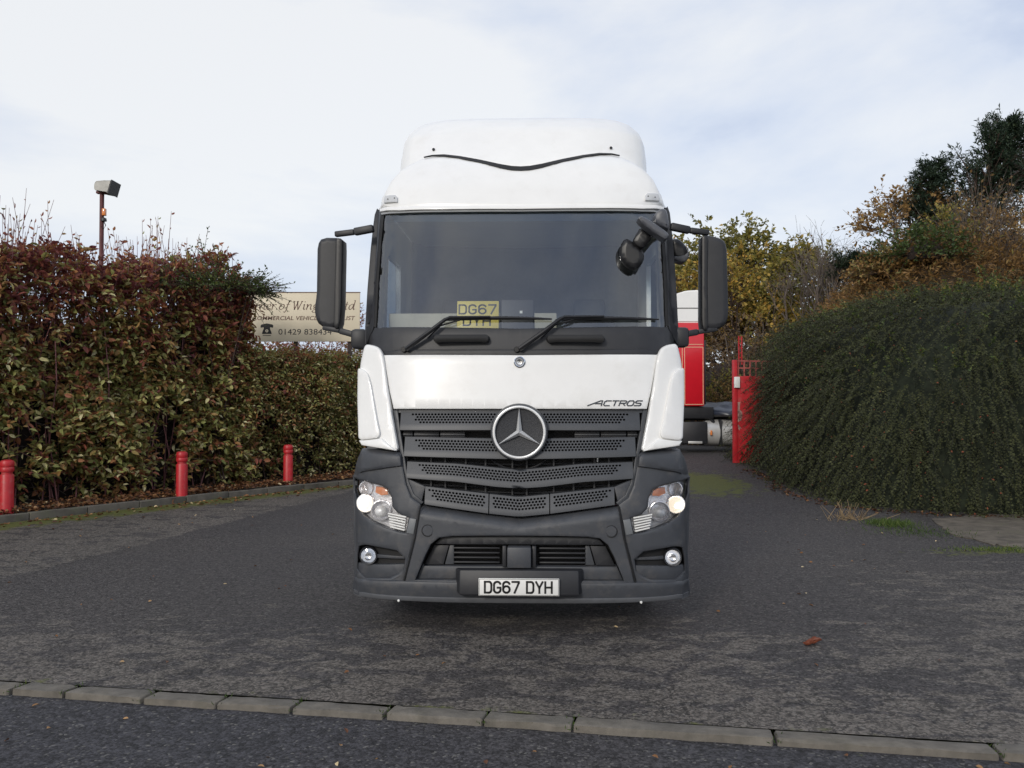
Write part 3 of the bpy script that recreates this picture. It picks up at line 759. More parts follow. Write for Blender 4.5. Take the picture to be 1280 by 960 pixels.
def slat(name, top, bot, hx, pf, cols, rows=4, yoff=(.032, .0), x0=None, x1=None, split=()):
    """perforated bar: top and bottom edge polylines, holes within |x|<hx, perforated fraction pf of its height"""
    zt, xa = prange(top); zb, xb = prange(bot)
    bm = bmesh.new()
    def pos(x, t, back=0.0):     # t 0 top .. 1 bottom
        z = zt(x) * (1 - t) + zb(x) * t
        yo = yoff[0] + (yoff[1] - yoff[0]) * min(1, t / .82)
        return Vector((x, front_y(x, z) + yo + back, z))
    cache = {}
    def V(x, t, back=0.0):
        k = (round(x, 5), round(t, 5), round(back, 4))
        if k not in cache: cache[k] = bm.verts.new(pos(x, t, back))
        return cache[k]
    def quad(a, b, c, d):
        vs_ = []
        for q in (a, b, c, d):
            v = V(*q)
            if v not in vs_: vs_.append(v)
        if len(vs_) > 2:
            try: bm.faces.new(vs_)
            except ValueError: pass
    X0 = -xb if x0 is None else x0; X1 = xb if x1 is None else x1
    H0, H1 = max(-hx, X0 + .02), min(hx, X1 - .02)
    ta = .10; th = (pf - ta) / rows
    n = max(2, int(cols * (H1 - H0) / (2 * hx))); cw = (H1 - H0) / n
    def strip(xa_, xb_, t0, t1):
        m_ = max(1, int(abs(xb_ - xa_) / .06))
        for k in range(m_):
            q0 = xa_ + (xb_ - xa_) * k / m_; q1 = xa_ + (xb_ - xa_) * (k + 1) / m_
            quad((q0, t0), (q1, t0), (q1, t1), (q0, t1))
    strip(X0, X1, 0, ta); strip(X0, X1, pf, .82); strip(X0, X1, .82, 1.0)
    zmid = zt(0) - zb(0)
    for r_ in range(rows):
        t0 = ta + th * r_; t1 = t0 + th
        sh = cw / 2 if r_ % 2 else 0
        a = H0 + sh + (r_ * .012 if X0 <= -hx else 0); b = H1 - sh - (r_ * .012 if X1 >= hx else 0)
        k0 = H0 + sh; xs_ = [k0 + cw * i for i in range(n + 1) if k0 + cw * i >= a - 1e-6 and k0 + cw * i <= b + 1e-6]
        if not xs_: continue
        strip(X0, xs_[0], t0, t1); strip(xs_[-1], X1, t0, t1)
        for q0, q1 in zip(xs_[:-1], xs_[1:]):
            cx, ct = (q0 + q1) / 2, (t0 + t1) / 2; rx = cw * .41; rt = th * .43
            hp = [(cx + rx * math.cos(R(a_)), ct - rt * math.sin(R(a_))) for a_ in (0, 60, 120, 180, 240, 300)]
            A_, B_, C_, D_ = (q0, t1), (q1, t1), (q1, t0), (q0, t0)
            quad(A_, B_, hp[5], hp[4]); quad(B_, hp[0], hp[5], hp[5]); quad(B_, C_, hp[0], hp[0]); quad(C_, hp[1], hp[0], hp[0])
            quad(C_, D_, hp[2], hp[1]); quad(D_, hp[3], hp[2], hp[2]); quad(D_, A_, hp[3], hp[3]); quad(A_, hp[4], hp[3], hp[3])
            for i in range(6):
                j = (i + 1) % 6; quad(hp[i], hp[j], (*hp[j], .014), (*hp[i], .014))
    # underside and top return
    m_ = 30
    for k in range(m_):
        q0 = X0 + (X1 - X0) * k / m_; q1 = X0 + (X1 - X0) * (k + 1) / m_
        quad((q0, 1.0), (q1, 1.0), (q1, 1.06, .07), (q0, 1.06, .07)); quad((q0, 0), (q1, 0), (q1, -.03, .06), (q0, -.03, .06))
    for q in (X0, X1): quad((q, 0), (q, 1.0), (q, 1.06, .07), (q, -.03, .06))
    me = bpy.data.meshes.new(name); bm.normal_update(); bmesh.ops.recalc_face_normals(bm, faces=bm.faces); bm.to_mesh(me); bm.free()
    return link(name, me, M_SLAT, truck, 25)
slat('grille_slat', [(496.5, 514), (649, 514)], [(500, 537.5), (649, 537.5)], .82, .66, 66)
slat('grille_slat', [(500, 546), (649, 549)], [(505, 570), (600, 573), (649, 574)], .79, .66, 64)
slat('grille_slat', [(504, 577), (570, 580), (649, 588)], [(508, 597.5), (570, 602), (620, 608.5), (649, 610.5)], .76, .68, 62)
za = xz([(531, 608.5)])[0][0]; c1 = xz([(611, 622)])[0][0]
T4, B4 = [(531, 608.5), (611, 618), (649, 622)], [(526, 629.5), (611, 642), (649, 646)]
for xa_, xb_ in ((za, c1 - .004), (c1 + .004, -c1 - .004), (-c1 + .004, -za)):
    slat('lower_grille_slat', T4, B4, .70, .70, 56, x0=xa_, x1=xb_)
# things seen in the gaps of the grille
for i, px in enumerate((507, 537, 555, 581, 606, 640)):
    for sgn in (-1, 1):
        for (ya, yb) in ((571, 582), (600, 618)):
            if px == 507 and ya == 600: continue
            a, b_ = TP(px, ya), TP(px, yb)
            box('grille_rib', (sgn * abs(a.x), front_y(a.x, a.z) + .11, (a.z + b_.z) / 2), (.012, .05, a.z - b_.z + .06), M_DARK, truck)
for yy in (577, 607, 613):
    pts = [TP(px, yy + (px - 510) * .04) for px in (508, 560, 610, 649)]
    pts = [Vector((p.x, front_y(p.x, p.z) + .12, p.z)) for p in pts]; pts[-1].x = 0
    pts += [Vector((-p.x, p.y, p.z)) for p in pts[-2::-1]]
    tube('grille_rail', pts, .007, M_DARK, truck, 6)
for x0p, x1p in ((501, 514), (515, 547), (548, 580)):
    a, b_ = TP(x0p + 1, 539), TP(x1p, 548)
    for sgn in (-1, 1):
        box('grille_insert', (sgn * (abs(a.x) + abs(b_.x)) / 2, front_y(a.x, a.z) + .085, (a.z + b_.z) / 2), (abs(a.x - b_.x), .03, .05), M_DARK, truck, .005)
        box('grille_insert_lip', (sgn * (abs(a.x) + abs(b_.x)) / 2, front_y(a.x, a.z) + .065, (a.z + b_.z) / 2 + .0), (abs(a.x - b_.x), .015, .012), M_SLAT, truck, .003)
a = TP(748, 574); box('hose_clip', (a.x, front_y(a.x, a.z) + .09, a.z), (.012, .02, .05), M_CHROME, truck, .002)
bm = bmesh.new(); c_ = TP(648, 548)
add_tube(bm, [Vector((c_.x + .27 * math.cos(R(t)), .13, c_.z - .02 + .22 * math.sin(R(t)))) for t in range(200, 341, 10)], .008, 6)
obj('fan_shroud', bm, M_DARK, truck)
both('grille_cheek', xz([(507.5, 598), (531, 608.5), (526, 629), (516, 622), (510, 611)]), M_GREY, r=.006, off=.03, depth=.05)
# --- star badge
sc_ = TP(648, 540); sc_ = Vector((0, front_y(0, sc_.z) - .02, sc_.z))
star = empty('star_badge', sc_, parent=truck)
rad = 35.7 / F * 6.55
lathe('badge_rim', [(rad * .87, .03), (rad * .9, .045), (rad * .97, .04), (rad, .02), (rad, -.08)], FRONT, M_SLAT, star, 56)
lathe('badge_dish', [(0, .012), (rad * .5, .012), (rad * .86, .02), (rad * .9, .035)], FRONT, mat('badge_mesh', (.02, .022, .028), .45, var=.5, scale=160, bump=.6, bscale=200), star, 56)
rr = rad * .88
lathe('chrome_ring', [(rr + .010 * math.cos(t), .045 + .008 * math.sin(t)) for t in np.linspace(0, 2 * math.pi, 9)[:-1]], FRONT, M_BRIGHT, star, 64, close=True)
def star_mesh(bm, r_, wd, lift, y0):
    c = bm.verts.new((0, -y0 - lift, 0)); tips = []; ins = []
    for k in range(3):
        a = R(90 + 120 * k); tips.append(bm.verts.new((r_ * math.cos(a), -y0, r_ * math.sin(a))))
        b = R(150 + 120 * k); ins.append(bm.verts.new((wd * math.cos(b), -y0 + .006, wd * math.sin(b))))
    for k in range(3):
        bm.faces.new((c, tips[k], ins[k])); bm.faces.new((c, ins[k - 1], tips[k]))
bm = bmesh.new(); star_mesh(bm, rr * .99, rr * .13, .03, .04); obj('three_point_star', bm, M_BRIGHT, star, smooth=None)
p = TP(648, 452.5); em = empty('bonnet_emblem', (0, front_y(0, p.z) - .006, p.z), parent=truck)
lathe('emblem_disc', [(0, .012), (.030, .012), (.036, .016), (.043, .012), (.044, -.005)], FRONT, M_CHROME, em, 28)
lathe('emblem_ring', [(.020, .0135), (.030, .0135), (.030, .0125)], FRONT, mat('emblem_grey', (.25, .26, .28), .4), em, 28)
bm = bmesh.new(); star_mesh(bm, .022, .004, .004, .014); obj('emblem_star', bm, M_INK, em, smooth=None)
# --- model lettering on the bonnet flap
a = TP(744, 507); b_ = TP(804, 499.5)
stroke_text('ACTROS', .045, .036, .014, .0085, lambda u, v, l: Vector((a.x + u, front_y(a.x + u, a.z + v) - .006 - l, a.z + v)), skew=.45, par=bon, ink=mat('badge_grey', (.06, .065, .075), .3, .6))
# --- bumper corners, lamps
HL = xz([(443.8, 598), (458, 602), (477, 608), (484, 612), (489, 622), (490, 634), (497, 642), (507, 646), (511, 647), (507, 666), (497, 664), (481, 659), (465, 652), (454, 643), (447, 632), (444.5, 615)])
FG = smooth_loop(xz([(447.5, 684), (453, 681.5), (462, 682), (507, 690.5), (503, 722), (446, 720)]), 1)
CORN = xz([(452, 561), (470, 562), (498, 565), (502, 568), (504, 585), (508, 606), (514, 621), (526, 630), (523, 645), (518.5, 672), (508.5, 712), (503, 732), (480, 732), (450, 730), (442.5, 728), (441.5, 715), (443, 690), (441.5, 668), (441, 640), (441, 600), (443, 588), (447, 574)])
cA, cB = both('bumper_corner', CORN, M_GREY, holes=[HL, FG], r=.018, off=0, depth=.10)
both('corner_top', xz([(453, 561.5), (498, 566), (502, 570), (503, 583), (480, 586), (455, 590), (443.5, 594), (445, 580), (448, 570)]), M_GREY, r=.03, off=-.03, depth=.08)
both('lamp_end_trim', xz([(512, 647.5), (520.5, 649), (517, 667.5), (508, 666)]), mat('trim_grey', (.16, .17, .18), .4), r=.004, off=-.006, depth=.02)
for sgn in (-1, 1):
    HLs = HL if sgn < 0 else mir(HL)
    c0 = TP(466, 630); hl = empty('headlight', (sgn * abs(c0.x), front_y(c0.x, c0.z), c0.z), parent=truck)
    def lp(px, py, off_): p = TP(px, py); return Vector((sgn * abs(p.x), front_y(p.x, p.z) + off_, p.z)) - Vector(hl.location)
    def sub(name, outline, m, **k):
        o_ = panel(name, outline, m, hl, **k); o_.location = -Vector(hl.location); return o_
    inn = lambda pl: [((x if sgn < 0 else -x), z) for x, z in pl]
    sub('lamp_housing', HLs, M_REFL, off=.085, r=0, depth=.01)
    q = Matrix.Rotation(sgn * R(8), 4, 'Z')
    bowl = lambda r_: [(0, -.045), (r_ * .4, -.04), (r_ * .75, -.02), (r_ * .95, .005), (r_, .02), (r_ * 1.08, .018), (r_ * 1.1, 0)]
    for nm, px, py, r_ in (('main_bowl', 475, 639, .072), ('dip_bowl', 455.5, 630, .066), ('upper_bowl', 456, 611, .050)):
        b3 = lathe(nm, bowl(r_), Matrix.Translation(lp(px, py, .06)) @ FRONT, M_REFL, hl, 28)
    lathe('lit_diffuser', [(0, .004), (.04, .0), (.060, -.012)], Matrix.Translation(lp(455.5, 630.5, .045)) @ FRONT, M_GLOW, hl, 24)
    lathe('lit_bulb', [(0, .02), (.014, .014), (.024, 0), (.026, -.012)], Matrix.Translation(lp(454, 631.5, .04)) @ FRONT, M_LIT, hl, 20)
    lathe('projector_lens', [(0, .025), (.03, .018), (.045, 0)], Matrix.Translation(lp(475, 640, .035)) @ FRONT, mat('lamp_clear', (.85, .86, .87), .3, .1, coat=.3, bump=.8, bscale=60), hl, 20)
    sub('indicator', inn(xz([(469, 608.5), (477, 609.5), (483, 613), (484.5, 619), (476, 620), (468, 616)])), M_ORANGE, off=.03, r=.006, depth=.03)
    for k in range(6):
        y0 = 645 + k * 3.3
        a_, b2 = lp(485 + k * .6, y0 - 3, .018), lp(508 - k * .4, y0 + 1.5, .018)
        bar('daylight_fin', a_, b2, .03, .011, M_PLATE, hl, .003)
    sub('lamp_lens', HLs, M_LENS, off=.006, r=0, depth=.004)
    # fog lamp recess
    FGs = FG if sgn < 0 else mir(FG)
    fr_ = panel('fog_recess', FGs, M_BLACK, truck, off=.075, r=0, depth=.01)
    panel('fog_shelf', inn(xz([(446, 703.5), (505, 706), (502.5, 722), (446, 720.5)])), M_GREY, truck, off=.03, r=.006, depth=.045)
    panel('fog_blade', inn(xz([(470, 694), (505, 697), (504.5, 700), (470, 698.5)])), M_GREY, truck, off=.045, r=.003, depth=.03)
    fp = TP(460, 695); F0 = Vector((sgn * abs(fp.x), front_y(fp.x, fp.z) + .02, fp.z))
    fg = empty('fog_lamp', F0, parent=truck)
    lathe('bezel', [(.056, .01), (.066, .015), (.070, 0), (.070, -.05)], FRONT, M_DARK, fg, 24)
    lathe('reflector', [(0, -.02), (.03, -.012), (.057, .008)], FRONT, M_CHROME, fg, 24)
    lathe('glass', [(0, .022), (.03, .018), (.058, .008)], FRONT, M_LENS, fg, 24)
# --- bumper centre
zV = lambda x: float(np.interp(abs(x), [0, .74], [xz([(649, 655)])[0][1], xz([(527, 637)])[0][1]]))
def bump_y(x, z): return front_y(x, z) - .015 + .10 * max(0, min(1, (z - zV(x) + .04) / .09)) ** 1.5
OPEN = full(smooth_loop(xz([(649, 669.5), (600, 669.5), (565, 670), (549, 672), (539, 680), (531, 696), (519.5, 724.5), (560, 725), (649, 725)]), 0))
panel('bumper_centre', full(xz([(649, 647), (590, 640.5), (527, 631.5), (524, 645), (519.5, 672), (509.5, 712), (505, 733), (649, 736)], bump_y)), M_GREY, holes=[OPEN], r=.008, yf=bump_y, depth=.10, grid=.028)
lipA = panel('bumper_lip', full(xz([(649, 727), (575, 726.5), (500, 725), (455, 723.5), (442.5, 721), (441, 735), (442, 741), (455, 745.5), (499, 750), (560, 752), (649, 753)])), M_GREY, r=.02, off=-.03, depth=.12)
panel('under_lip', full(xz([(649, 746.5), (560, 745.5), (499, 743.5), (455, 739), (443, 735.5), (443, 741), (455, 745), (499, 749.5), (560, 752), (649, 753)])), mat('lip_edge', (.10, .105, .115), .45), r=.008, off=-.038, depth=.03)  # paler strip: light on the angled edge put into colour, plus wear
panel('intake_backing', OPEN, M_BLACK, off=.17, r=0, depth=.01)
panel('intake_top_bar', full(xz([(649, 671), (552, 671.5), (543, 681.5), (649, 682)])), M_DARK, off=.045, r=.006, depth=.08)
panel('intake_ledge', full(xz([(649, 709), (527, 708.5), (520, 724.5), (649, 724.5)])), M_GREY, off=.035, r=.006, depth=.13)
both('intake_side', xz([(541, 683.5), (560, 683.5), (553, 708), (529, 708)]), M_DARK, off=.075, r=.004, depth=.06)
both('intake_post', xz([(561, 683.5), (566, 683.5), (566, 708), (554.5, 708)]), M_SLAT, off=.085, r=.004, depth=.06)
for sgn in (-1, 1):
    for k in range(4):
        a, b_ = TP(566, 687 + k * 6), TP(624, 687 + k * 6)
        box('intake_slat', (sgn * (abs(a.x) + abs(b_.x)) / 2, front_y(.3, a.z) + .11, a.z), (abs(a.x - b_.x), .06, .012), M_DARK, truck, .003)
a, b_ = TP(632, 683), TP(662, 709.5)
box('radar_cover', (0, .02, (a.z + b_.z) / 2), (b_.x - a.x, .12, a.z - b_.z), M_GREY, truck, .012)
for x in (-1, 1): box('radar_cheek', (x * (b_.x - a.x) * .62, .06, (a.z + b_.z) / 2), (.03, .1, a.z - b_.z), M_DARK, truck, .005)
for sgn in (-1, 1):
    p = TP(535, 663); x, z = abs(p.x), p.z
    lathe('towing_cap', [(0, .004), (.036, .004), (.040, 0), (.040, -.01)], Matrix.Translation((sgn * x, bump_y(x, z) - .002, z)) @ FRONT @ Matrix.Rotation(0, 4, 'X'), M_GREY, truck, 28)
    lathe('cap_groove', [(.041, .002), (.046, .002), (.046, -.01)], Matrix.Translation((sgn * x, bump_y(x, z) - .001, z)) @ FRONT, M_BLACK, truck, 28)
    p = TP(499.5, 749); lathe('bolt', [(0, .012), (.008, .008), (.010, 0)], Matrix.Translation((sgn * abs(p.x), front_y(p.x, p.z) - .045, p.z)) @ FRONT, M_PLATE, truck, 10)
    # thin dark joint between corner and centre
    jp = [TP(a_, b2) for a_, b2 in ((526.3, 631), (523.5, 645), (519, 672), (509, 712), (500, 749))]
    tube('panel_joint', [(sgn * abs(p.x), front_y(p.x, p.z) + (-.016 if i < 4 else -.03), p.z) for i, p in enumerate(jp)], .006, M_BLACK, truck, 6)
a, b_ = TP(569, 710), TP(728, 741)
PLX = (b_.x - a.x); pz = (a.z + b_.z) / 2
bm = bmesh.new(); add_box(bm, (0, -.03, pz), (PLX, .13, a.z - b_.z), .014)
for v in bm.verts:
    if v.co.y < -.03 and v.co.z > pz: v.co.y += .03
    if v.co.y < -.03: v.co.x *= .93
obj('plate_plinth', bm, M_DARK, truck)
a, b_ = TP(598, 718.5), TP(698.5, 740.5); PW, PH = (b_.x - a.x) * .985, (a.z - b_.z) * .985; pz = (a.z + b_.z) / 2
pl_ = box('number_plate', (0, -.115, pz), (PW, .012, PH), M_PLATE, truck, .004)
cw = PW * .080; gp = PW * .0335
stroke_text('DG67 DYH', cw, PH * .62, gp, PW * .0245, lambda u, v, l: Vector((-PW * .421 + u, -.1222 - l * .3, pz - PH * .31 + v)), space=.42, par=pl_)
for x in (-1, 1):
    for z in (-1, 1): box('plate_border', (0, -.1218, pz + z * PH * .46), (PW * .985, .0016, .003), M_INK, pl_) if x > 0 else box('plate_border', (z * PW * .4915, -.1218, pz), (.003, .0016, PH * .93), M_INK, pl_)
# --- mirrors
def plane_panel(name, pts, y, m, parent, r=.02, depth=.1, bulge=0.0):
    P_ = [TYp(a, b, y) for a, b in pts]; pl = [(p.x, p.z) for p in P_]
    cx = sum(p[0] for p in pl) / len(pl)
    f_ = flat(y) if not bulge else (lambda x, z: y + bulge * (x - cx) ** 2)
    return panel(name, smooth_loop(dens(pl, .12), 1), m, parent, r=r, depth=depth, yf=f_, grid=.06)
def loc_point(px, py, y): return TYp(px, py, y)
for sgn, Hs, st, ua, la in ((-1, [(405, 296), (428.5, 296.5), (431, 304), (429.5, 380), (427, 411), (407, 409), (398, 402), (395, 386), (398, 368), (399, 305)], [(423, 297), (431, 298), (431.5, 304), (430, 380), (427.5, 411), (420, 410)], [(419, 293), (443, 290), (467, 285.5)], [(404, 409.5), (425, 413.5), (452, 421)]),
                        (1, [(876, 293), (888, 294), (901, 298), (906, 306), (908.5, 392), (905, 405), (896, 411), (876, 413), (874, 404), (874.5, 300)], [(874.5, 294), (882, 294), (881, 350), (882, 412.5), (876, 413), (874, 404), (874, 300)], [(886, 291), (862, 288), (838, 283)], [(896, 411), (872, 415), (848, 419)])):
    Hs = [(x + sgn * 3.5, y) for x, y in Hs]; st = [(x + sgn * 3.5, y) for x, y in st]
    mr_ = empty('wing_mirror', TYp(Hs[0][0], Hs[0][1], .6), parent=truck); bl = Vector(mr_.location)
    a_ = plane_panel('mirror_housing', Hs, .60, M_DARK, mr_, r=.035, depth=.14, bulge=.5); a_.location = -bl
    a_ = plane_panel('mirror_edge', st, .575, M_INK, mr_, r=.012, depth=.15); a_.location = -bl
    bar('upper_arm', TYp(*ua[0], .64) - bl, TYp(*ua[1], .62) - bl, .05, .045, M_DARK, mr_, .01)
    bar('upper_arm', TYp(*ua[1], .62) - bl, TYp(*ua[2], .60) - bl, .06, .06, M_DARK, mr_, .012)
    bar('lower_arm', TYp(*la[0], .64) - bl, TYp(*la[1], .62) - bl, .05, .04, M_DARK, mr_, .01)
    bar('lower_arm', TYp(*la[1], .62) - bl, TYp(*la[2], .60) - bl, .06, .05, M_DARK, mr_, .012)
    kx = TYp(la[2][0] + sgn * 2, la[2][1] + 3, .62) - bl
    box('hinge_block', kx, (.13, .14, .16), M_DARK, mr_, .03)
    yb = .60 + .145
    g_ = plane_panel('mirror_glass', [(x + (3 if sgn < 0 else -3) * (1 if (x < 415 or x > 892) else -1), y + (4 if y < 350 else -4)) for x, y in Hs], yb, M_CHROME, mr_, r=.004, depth=.004); g_.location = -bl
fm = empty('front_mirror', TYp(830, 275, .3), parent=truck); bl = Vector(fm.location)
for nm, pts, y, r_, dp, m_ in (('mount', [(819, 266), (825, 260.5), (830, 259.5), (835, 263), (838, 287), (829, 284), (818, 277)], .20, .03, .3, mat('mount_grey', (.085, .09, .105), .4)),
                         ('bracket', [(797, 274), (800, 269.5), (806, 270.5), (820, 279), (835, 290), (837, 294), (833, 300), (827, 297), (812, 287)], .10, .022, .12, bpy.data.materials['mount_grey']),
                         ('mirror_arm', [(801, 283), (808, 288), (817, 294), (811, 303), (803, 312), (790, 303), (795, 293)], .24, .03, .06, M_INK),
                         ('mirror_shell', [(782, 297), (788, 298.5), (794, 304), (804, 311), (806.5, 321), (803, 330), (795, 337), (786, 334), (779, 328), (775, 319), (776, 305)], .27, .04, .06, M_INK)):
    o_ = plane_panel(nm, pts, y, m_, fm, r=r_, depth=dp); o_.location = -bl
km = empty('kerb_mirror', TYp(845, 310, .8), parent=truck); bl = Vector(km.location)
o_ = plane_panel('mirror_shell', [(838, 299), (846, 296.5), (853, 300), (861.5, 310), (861.5, 321), (857, 327), (849, 326), (838, 321)], .8, M_INK, km, r=.04, depth=.14, bulge=1.0); o_.location = -bl
o_ = plane_panel('mirror_rim', [(842, 320), (850, 320), (857, 318), (861.5, 313), (862, 320), (857.5, 327.5), (849, 327), (841, 323)], .78, bpy.data.materials['mount_grey'], km, r=.01, depth=.05); o_.location = -bl
# --- chassis, tank and wheels
for sgn in (-1, 1):
    box('chassis_rail', (sgn * .42, 3.3, .88), (.09, 5.4, .27), M_DARK, truck, .01)
    for wy, rear in ((1.45, 0), (5.0, 1)):
        wh = empty('wheel', (sgn * (.98 if not rear else .92), wy, .5), parent=truck); ww = .3 if not rear else .56
        Mx = Matrix.Rotation(math.pi / 2 * sgn, 4, 'Y')
        lathe('tyre', [(.30, -ww / 2), (.44, -ww / 2), (.49, -ww / 2 + .03), (.5, -ww / 2 + .06), (.5, ww / 2 - .06), (.49, ww / 2 - .03), (.44, ww / 2), (.30, ww / 2)], Mx, M_RUBBER, wh, 36)
        lathe('rim', [(.30, -ww / 2 + .01), (.30, ww / 2 - .02), (.27, ww / 2 - .04), (.20, ww / 2 - .08), (.10, ww / 2 - .05), (0, ww / 2 - .05)], Mx, M_SILVER, wh, 24)
    lathe('fuel_tank', [(0, -.6), (.27, -.6), (.31, -.57), (.31, .57), (.27, .6), (0, .6)], Matrix.Translation((sgn * .85, 3.2, .75)) @ FRONT, M_SILVER, truck, 24)
    box('rear_mudguard', (sgn * .92, 5.0, 1.08), (.6, 1.1, .04), M_DARK, truck, .01)
box('axle', (0, 1.45, .5), (1.8, .12, .12), M_DARK, truck, .02); box('rear_axle', (0, 5.0, .5), (1.6, .2, .2), M_DARK, truck, .05)
box('engine_block', (0, 1.2, .85), (.9, 1.2, .8), M_BLACK, truck, .05)
lathe('fifth_wheel', [(0, .05), (.45, .05), (.48, .02), (.48, -.03), (0, -.03)], Matrix.Translation((0, 4.7, 1.12)), M_DARK, truck, 28)

# ------------------------------------------------------------------ red bollards
def bollard(px, pyb, label):
    p = G(px, pyb); h = .85; r_ = .095
    b = empty('bollard', (p.x, p.y, .02), random.uniform(0, 6), label, 'bollard', 'red bollards along the hedge')
    lathe('post', [(r_, -.2), (r_, h * .735), (r_ * .94, h * .75)], None, M_RED, b, 24)
    lathe('neck', [(r_ * .80, h * .745), (r_ * .80, h * .80)], None, M_RED, b, 24)
    lathe('cap', [(r_ * .94, h * .795), (r_, h * .81), (r_, h * .865), (r_ * .93, h * .875), (r_, h * .885), (r_, h * .95), (r_ * .88, h * .985), (r_ * .5, h), (0, h)], None, M_RED, b, 24)
bollard(8, 649, 'red steel bollard at the end of the row farthest from the white lorry')
bollard(227, 627.5, 'red steel bollard in the middle of the row of three by the hedge')
bollard(360, 610, 'red steel bollard by the clipped hedge, closest of its row to the white lorry')

# ------------------------------------------------------------------ hedges
def hp(s, d, z):
    o = B1 - NB * .62
    xy = o[None] + np.outer(s, DB) - np.outer(d, NB)
    return np.column_stack([xy, z])
def hedge(name, label, s0, s1, topf, thick, n_front, n_top, leafL, pal_shift, twig_m, upright, seed):
    h = empty(name, hp(np.array([(s0 + s1) / 2]), np.array([thick / 2]), np.array([.05]))[0], math.atan2(DB[1], DB[0]), label, 'hedge')
    loc = np.array(h.location); c, s_ = DB[0], DB[1]
    def loc_(P):
        q = P - loc; return np.column_stack([q[:, 0] * c + q[:, 1] * s_, -q[:, 0] * s_ + q[:, 1] * c, q[:, 2]])
    def locd(D): return np.column_stack([D[:, 0] * c + D[:, 1] * s_, -D[:, 0] * s_ + D[:, 1] * c, D[:, 2]])
    # front and back and top shoots
    n = n_front
    s = rng.uniform(s0, s1, n); H = topf(s); z = .12 + (H - .15) * rng.beta(1.25, .95, n)
    bump = .20 * sines(np.column_stack([s, z]), 2.2, seed) + .10 * sines(np.column_stack([s, z]), 6, seed + 1)
    lean = .30 * np.exp(-z / .5) + .35 * np.clip((z - H + .7) / .7, 0, 1) ** 2
    d = .18 + bump + lean + rng.exponential(.14, n)
    keep = rng.random(n) < np.clip(.34 + .75 * (z / 1.3), 0, 1) * np.clip(.55 + 1.3 * (sines(np.column_stack([s, z]), 3.1, seed + 4) + .25), .10, 1) * np.where(H > 3.2, np.clip(.10 + (H - z) / 1.7, 0, 1), 1)
    s, z, d = s[keep], z[keep], d[keep]; n = len(s)
    S1 = hp(s, d, z)
    nrm = np.array([NB[0], NB[1], .0])
    D1 = nrm * .55 + np.array([0, 0, upright]) + rng.normal(0, .55, (n, 3))
    st = rng.uniform(s0, s1, n_top); dt = rng.uniform(.15, thick, n_top); zt = topf(st) - np.abs(rng.normal(0, .16, n_top)) - .25 * (np.abs(dt - thick / 2) / (thick / 2)) ** 3
    S2 = hp(st, dt, zt); D2 = np.array([0, 0, 1.]) * (.5 + upright) + nrm * .25 + rng.normal(0, .45, (n_top, 3))
    ne = n_front // 3
    ze = .2 + (topf(np.full(ne, s1)) - .25) * rng.random(ne); de = rng.uniform(.2, thick, ne)
    S3 = hp(s1 - rng.exponential(.12, ne) + .1 * rng.normal(size=ne), de, ze); D3 = np.array([DB[0], DB[1], .2]) * .6 + rng.normal(0, .5, (ne, 3))
    nb = n_front // 7
    zb = .2 + 3 * rng.random(nb); sb = rng.uniform(s0, s1, nb); zb = np.minimum(zb, topf(sb) - .1)
    S4 = hp(sb, thick + .1 * rng.normal(size=nb), zb); D4 = -nrm * .6 + rng.normal(0, .5, (nb, 3))
    S = np.vstack([S1, S2, S3, S4]); D = np.vstack([D1, D2, D3, D4])
    ln = rng.uniform(.16, .42, len(S))
    P, Dd, Nn, L, W, idx, (A, B) = shoots(S, D, ln, 8, leafL, leafL * .52, .25)
    # colour: redder and browner up high, greener in the middle
    zz = P[:, 2]; Hh = topf(((P[:, :2] - (B1 - NB * .62)) @ DB))
    g = .61 + .16 * sines(P, 1.3, seed + 7) - pal_shift * np.clip((zz - 1.9) / 1.6, 0, 1.2)
    rnd = np.clip(g + rng.normal(0, .19, len(P)) + np.repeat(rng.normal(0, .13, len(S)), 8), 0, 1)
    hot = rng.random(len(P)) < .085; rnd[hot] = rng.uniform(.80, 1, hot.sum())  # scattered pale leaves: light caught by single leaves put into colour
    leaf_mesh('foliage', loc_(P), locd(Dd), locd(Nn), L, W, rnd, M_HEDGE, h)
    seg_mesh('twigs', loc_(A), loc_(B), .0045, .003, twig_m, h)['kind'] = 'stuff'
    # main stems from the soil
    ns = int((s1 - s0) * 16)
    ss = rng.uniform(s0 + .1, s1 - .1, ns); ds = rng.uniform(.3, thick - .2, ns)
    a = hp(ss, ds, np.full(ns, .05)); tops = hp(ss + rng.normal(0, .3, ns), np.clip(ds + rng.normal(0, .25, ns), .2, thick), topf(ss) * rng.uniform(.6, .99, ns))
    m1 = a + (tops - a) * .5 + rng.normal(0, .1, (ns, 3))
    seg_mesh('stems', loc_(np.vstack([a, m1])), loc_(np.vstack([m1, tops])), np.r_[np.full(ns, .016), np.full(ns, .012)], np.r_[np.full(ns, .012), np.full(ns, .005)], twig_m, h, 4)['kind'] = 'stuff'
    # bare crossing twigs low in the face
    nt = int((s1 - s0) * 90)
    ss = rng.uniform(s0, s1, nt); zz = rng.uniform(.15, 1.5, nt); a = hp(ss, .34 + rng.uniform(0, .3, nt), zz)
    b = a + rng.normal(0, .22, (nt, 3)) + np.array([0, 0, .12])
    seg_mesh('bare_twigs', loc_(a), loc_(b), .0045, .002, M_GREYTWIG if seed % 2 else twig_m, h)['kind'] = 'stuff'
    # dark filler core: blocks see-through, its colour stands in for inner shade
    g_s = np.linspace(s0 + .15, s1 - .3, 40); rows = []
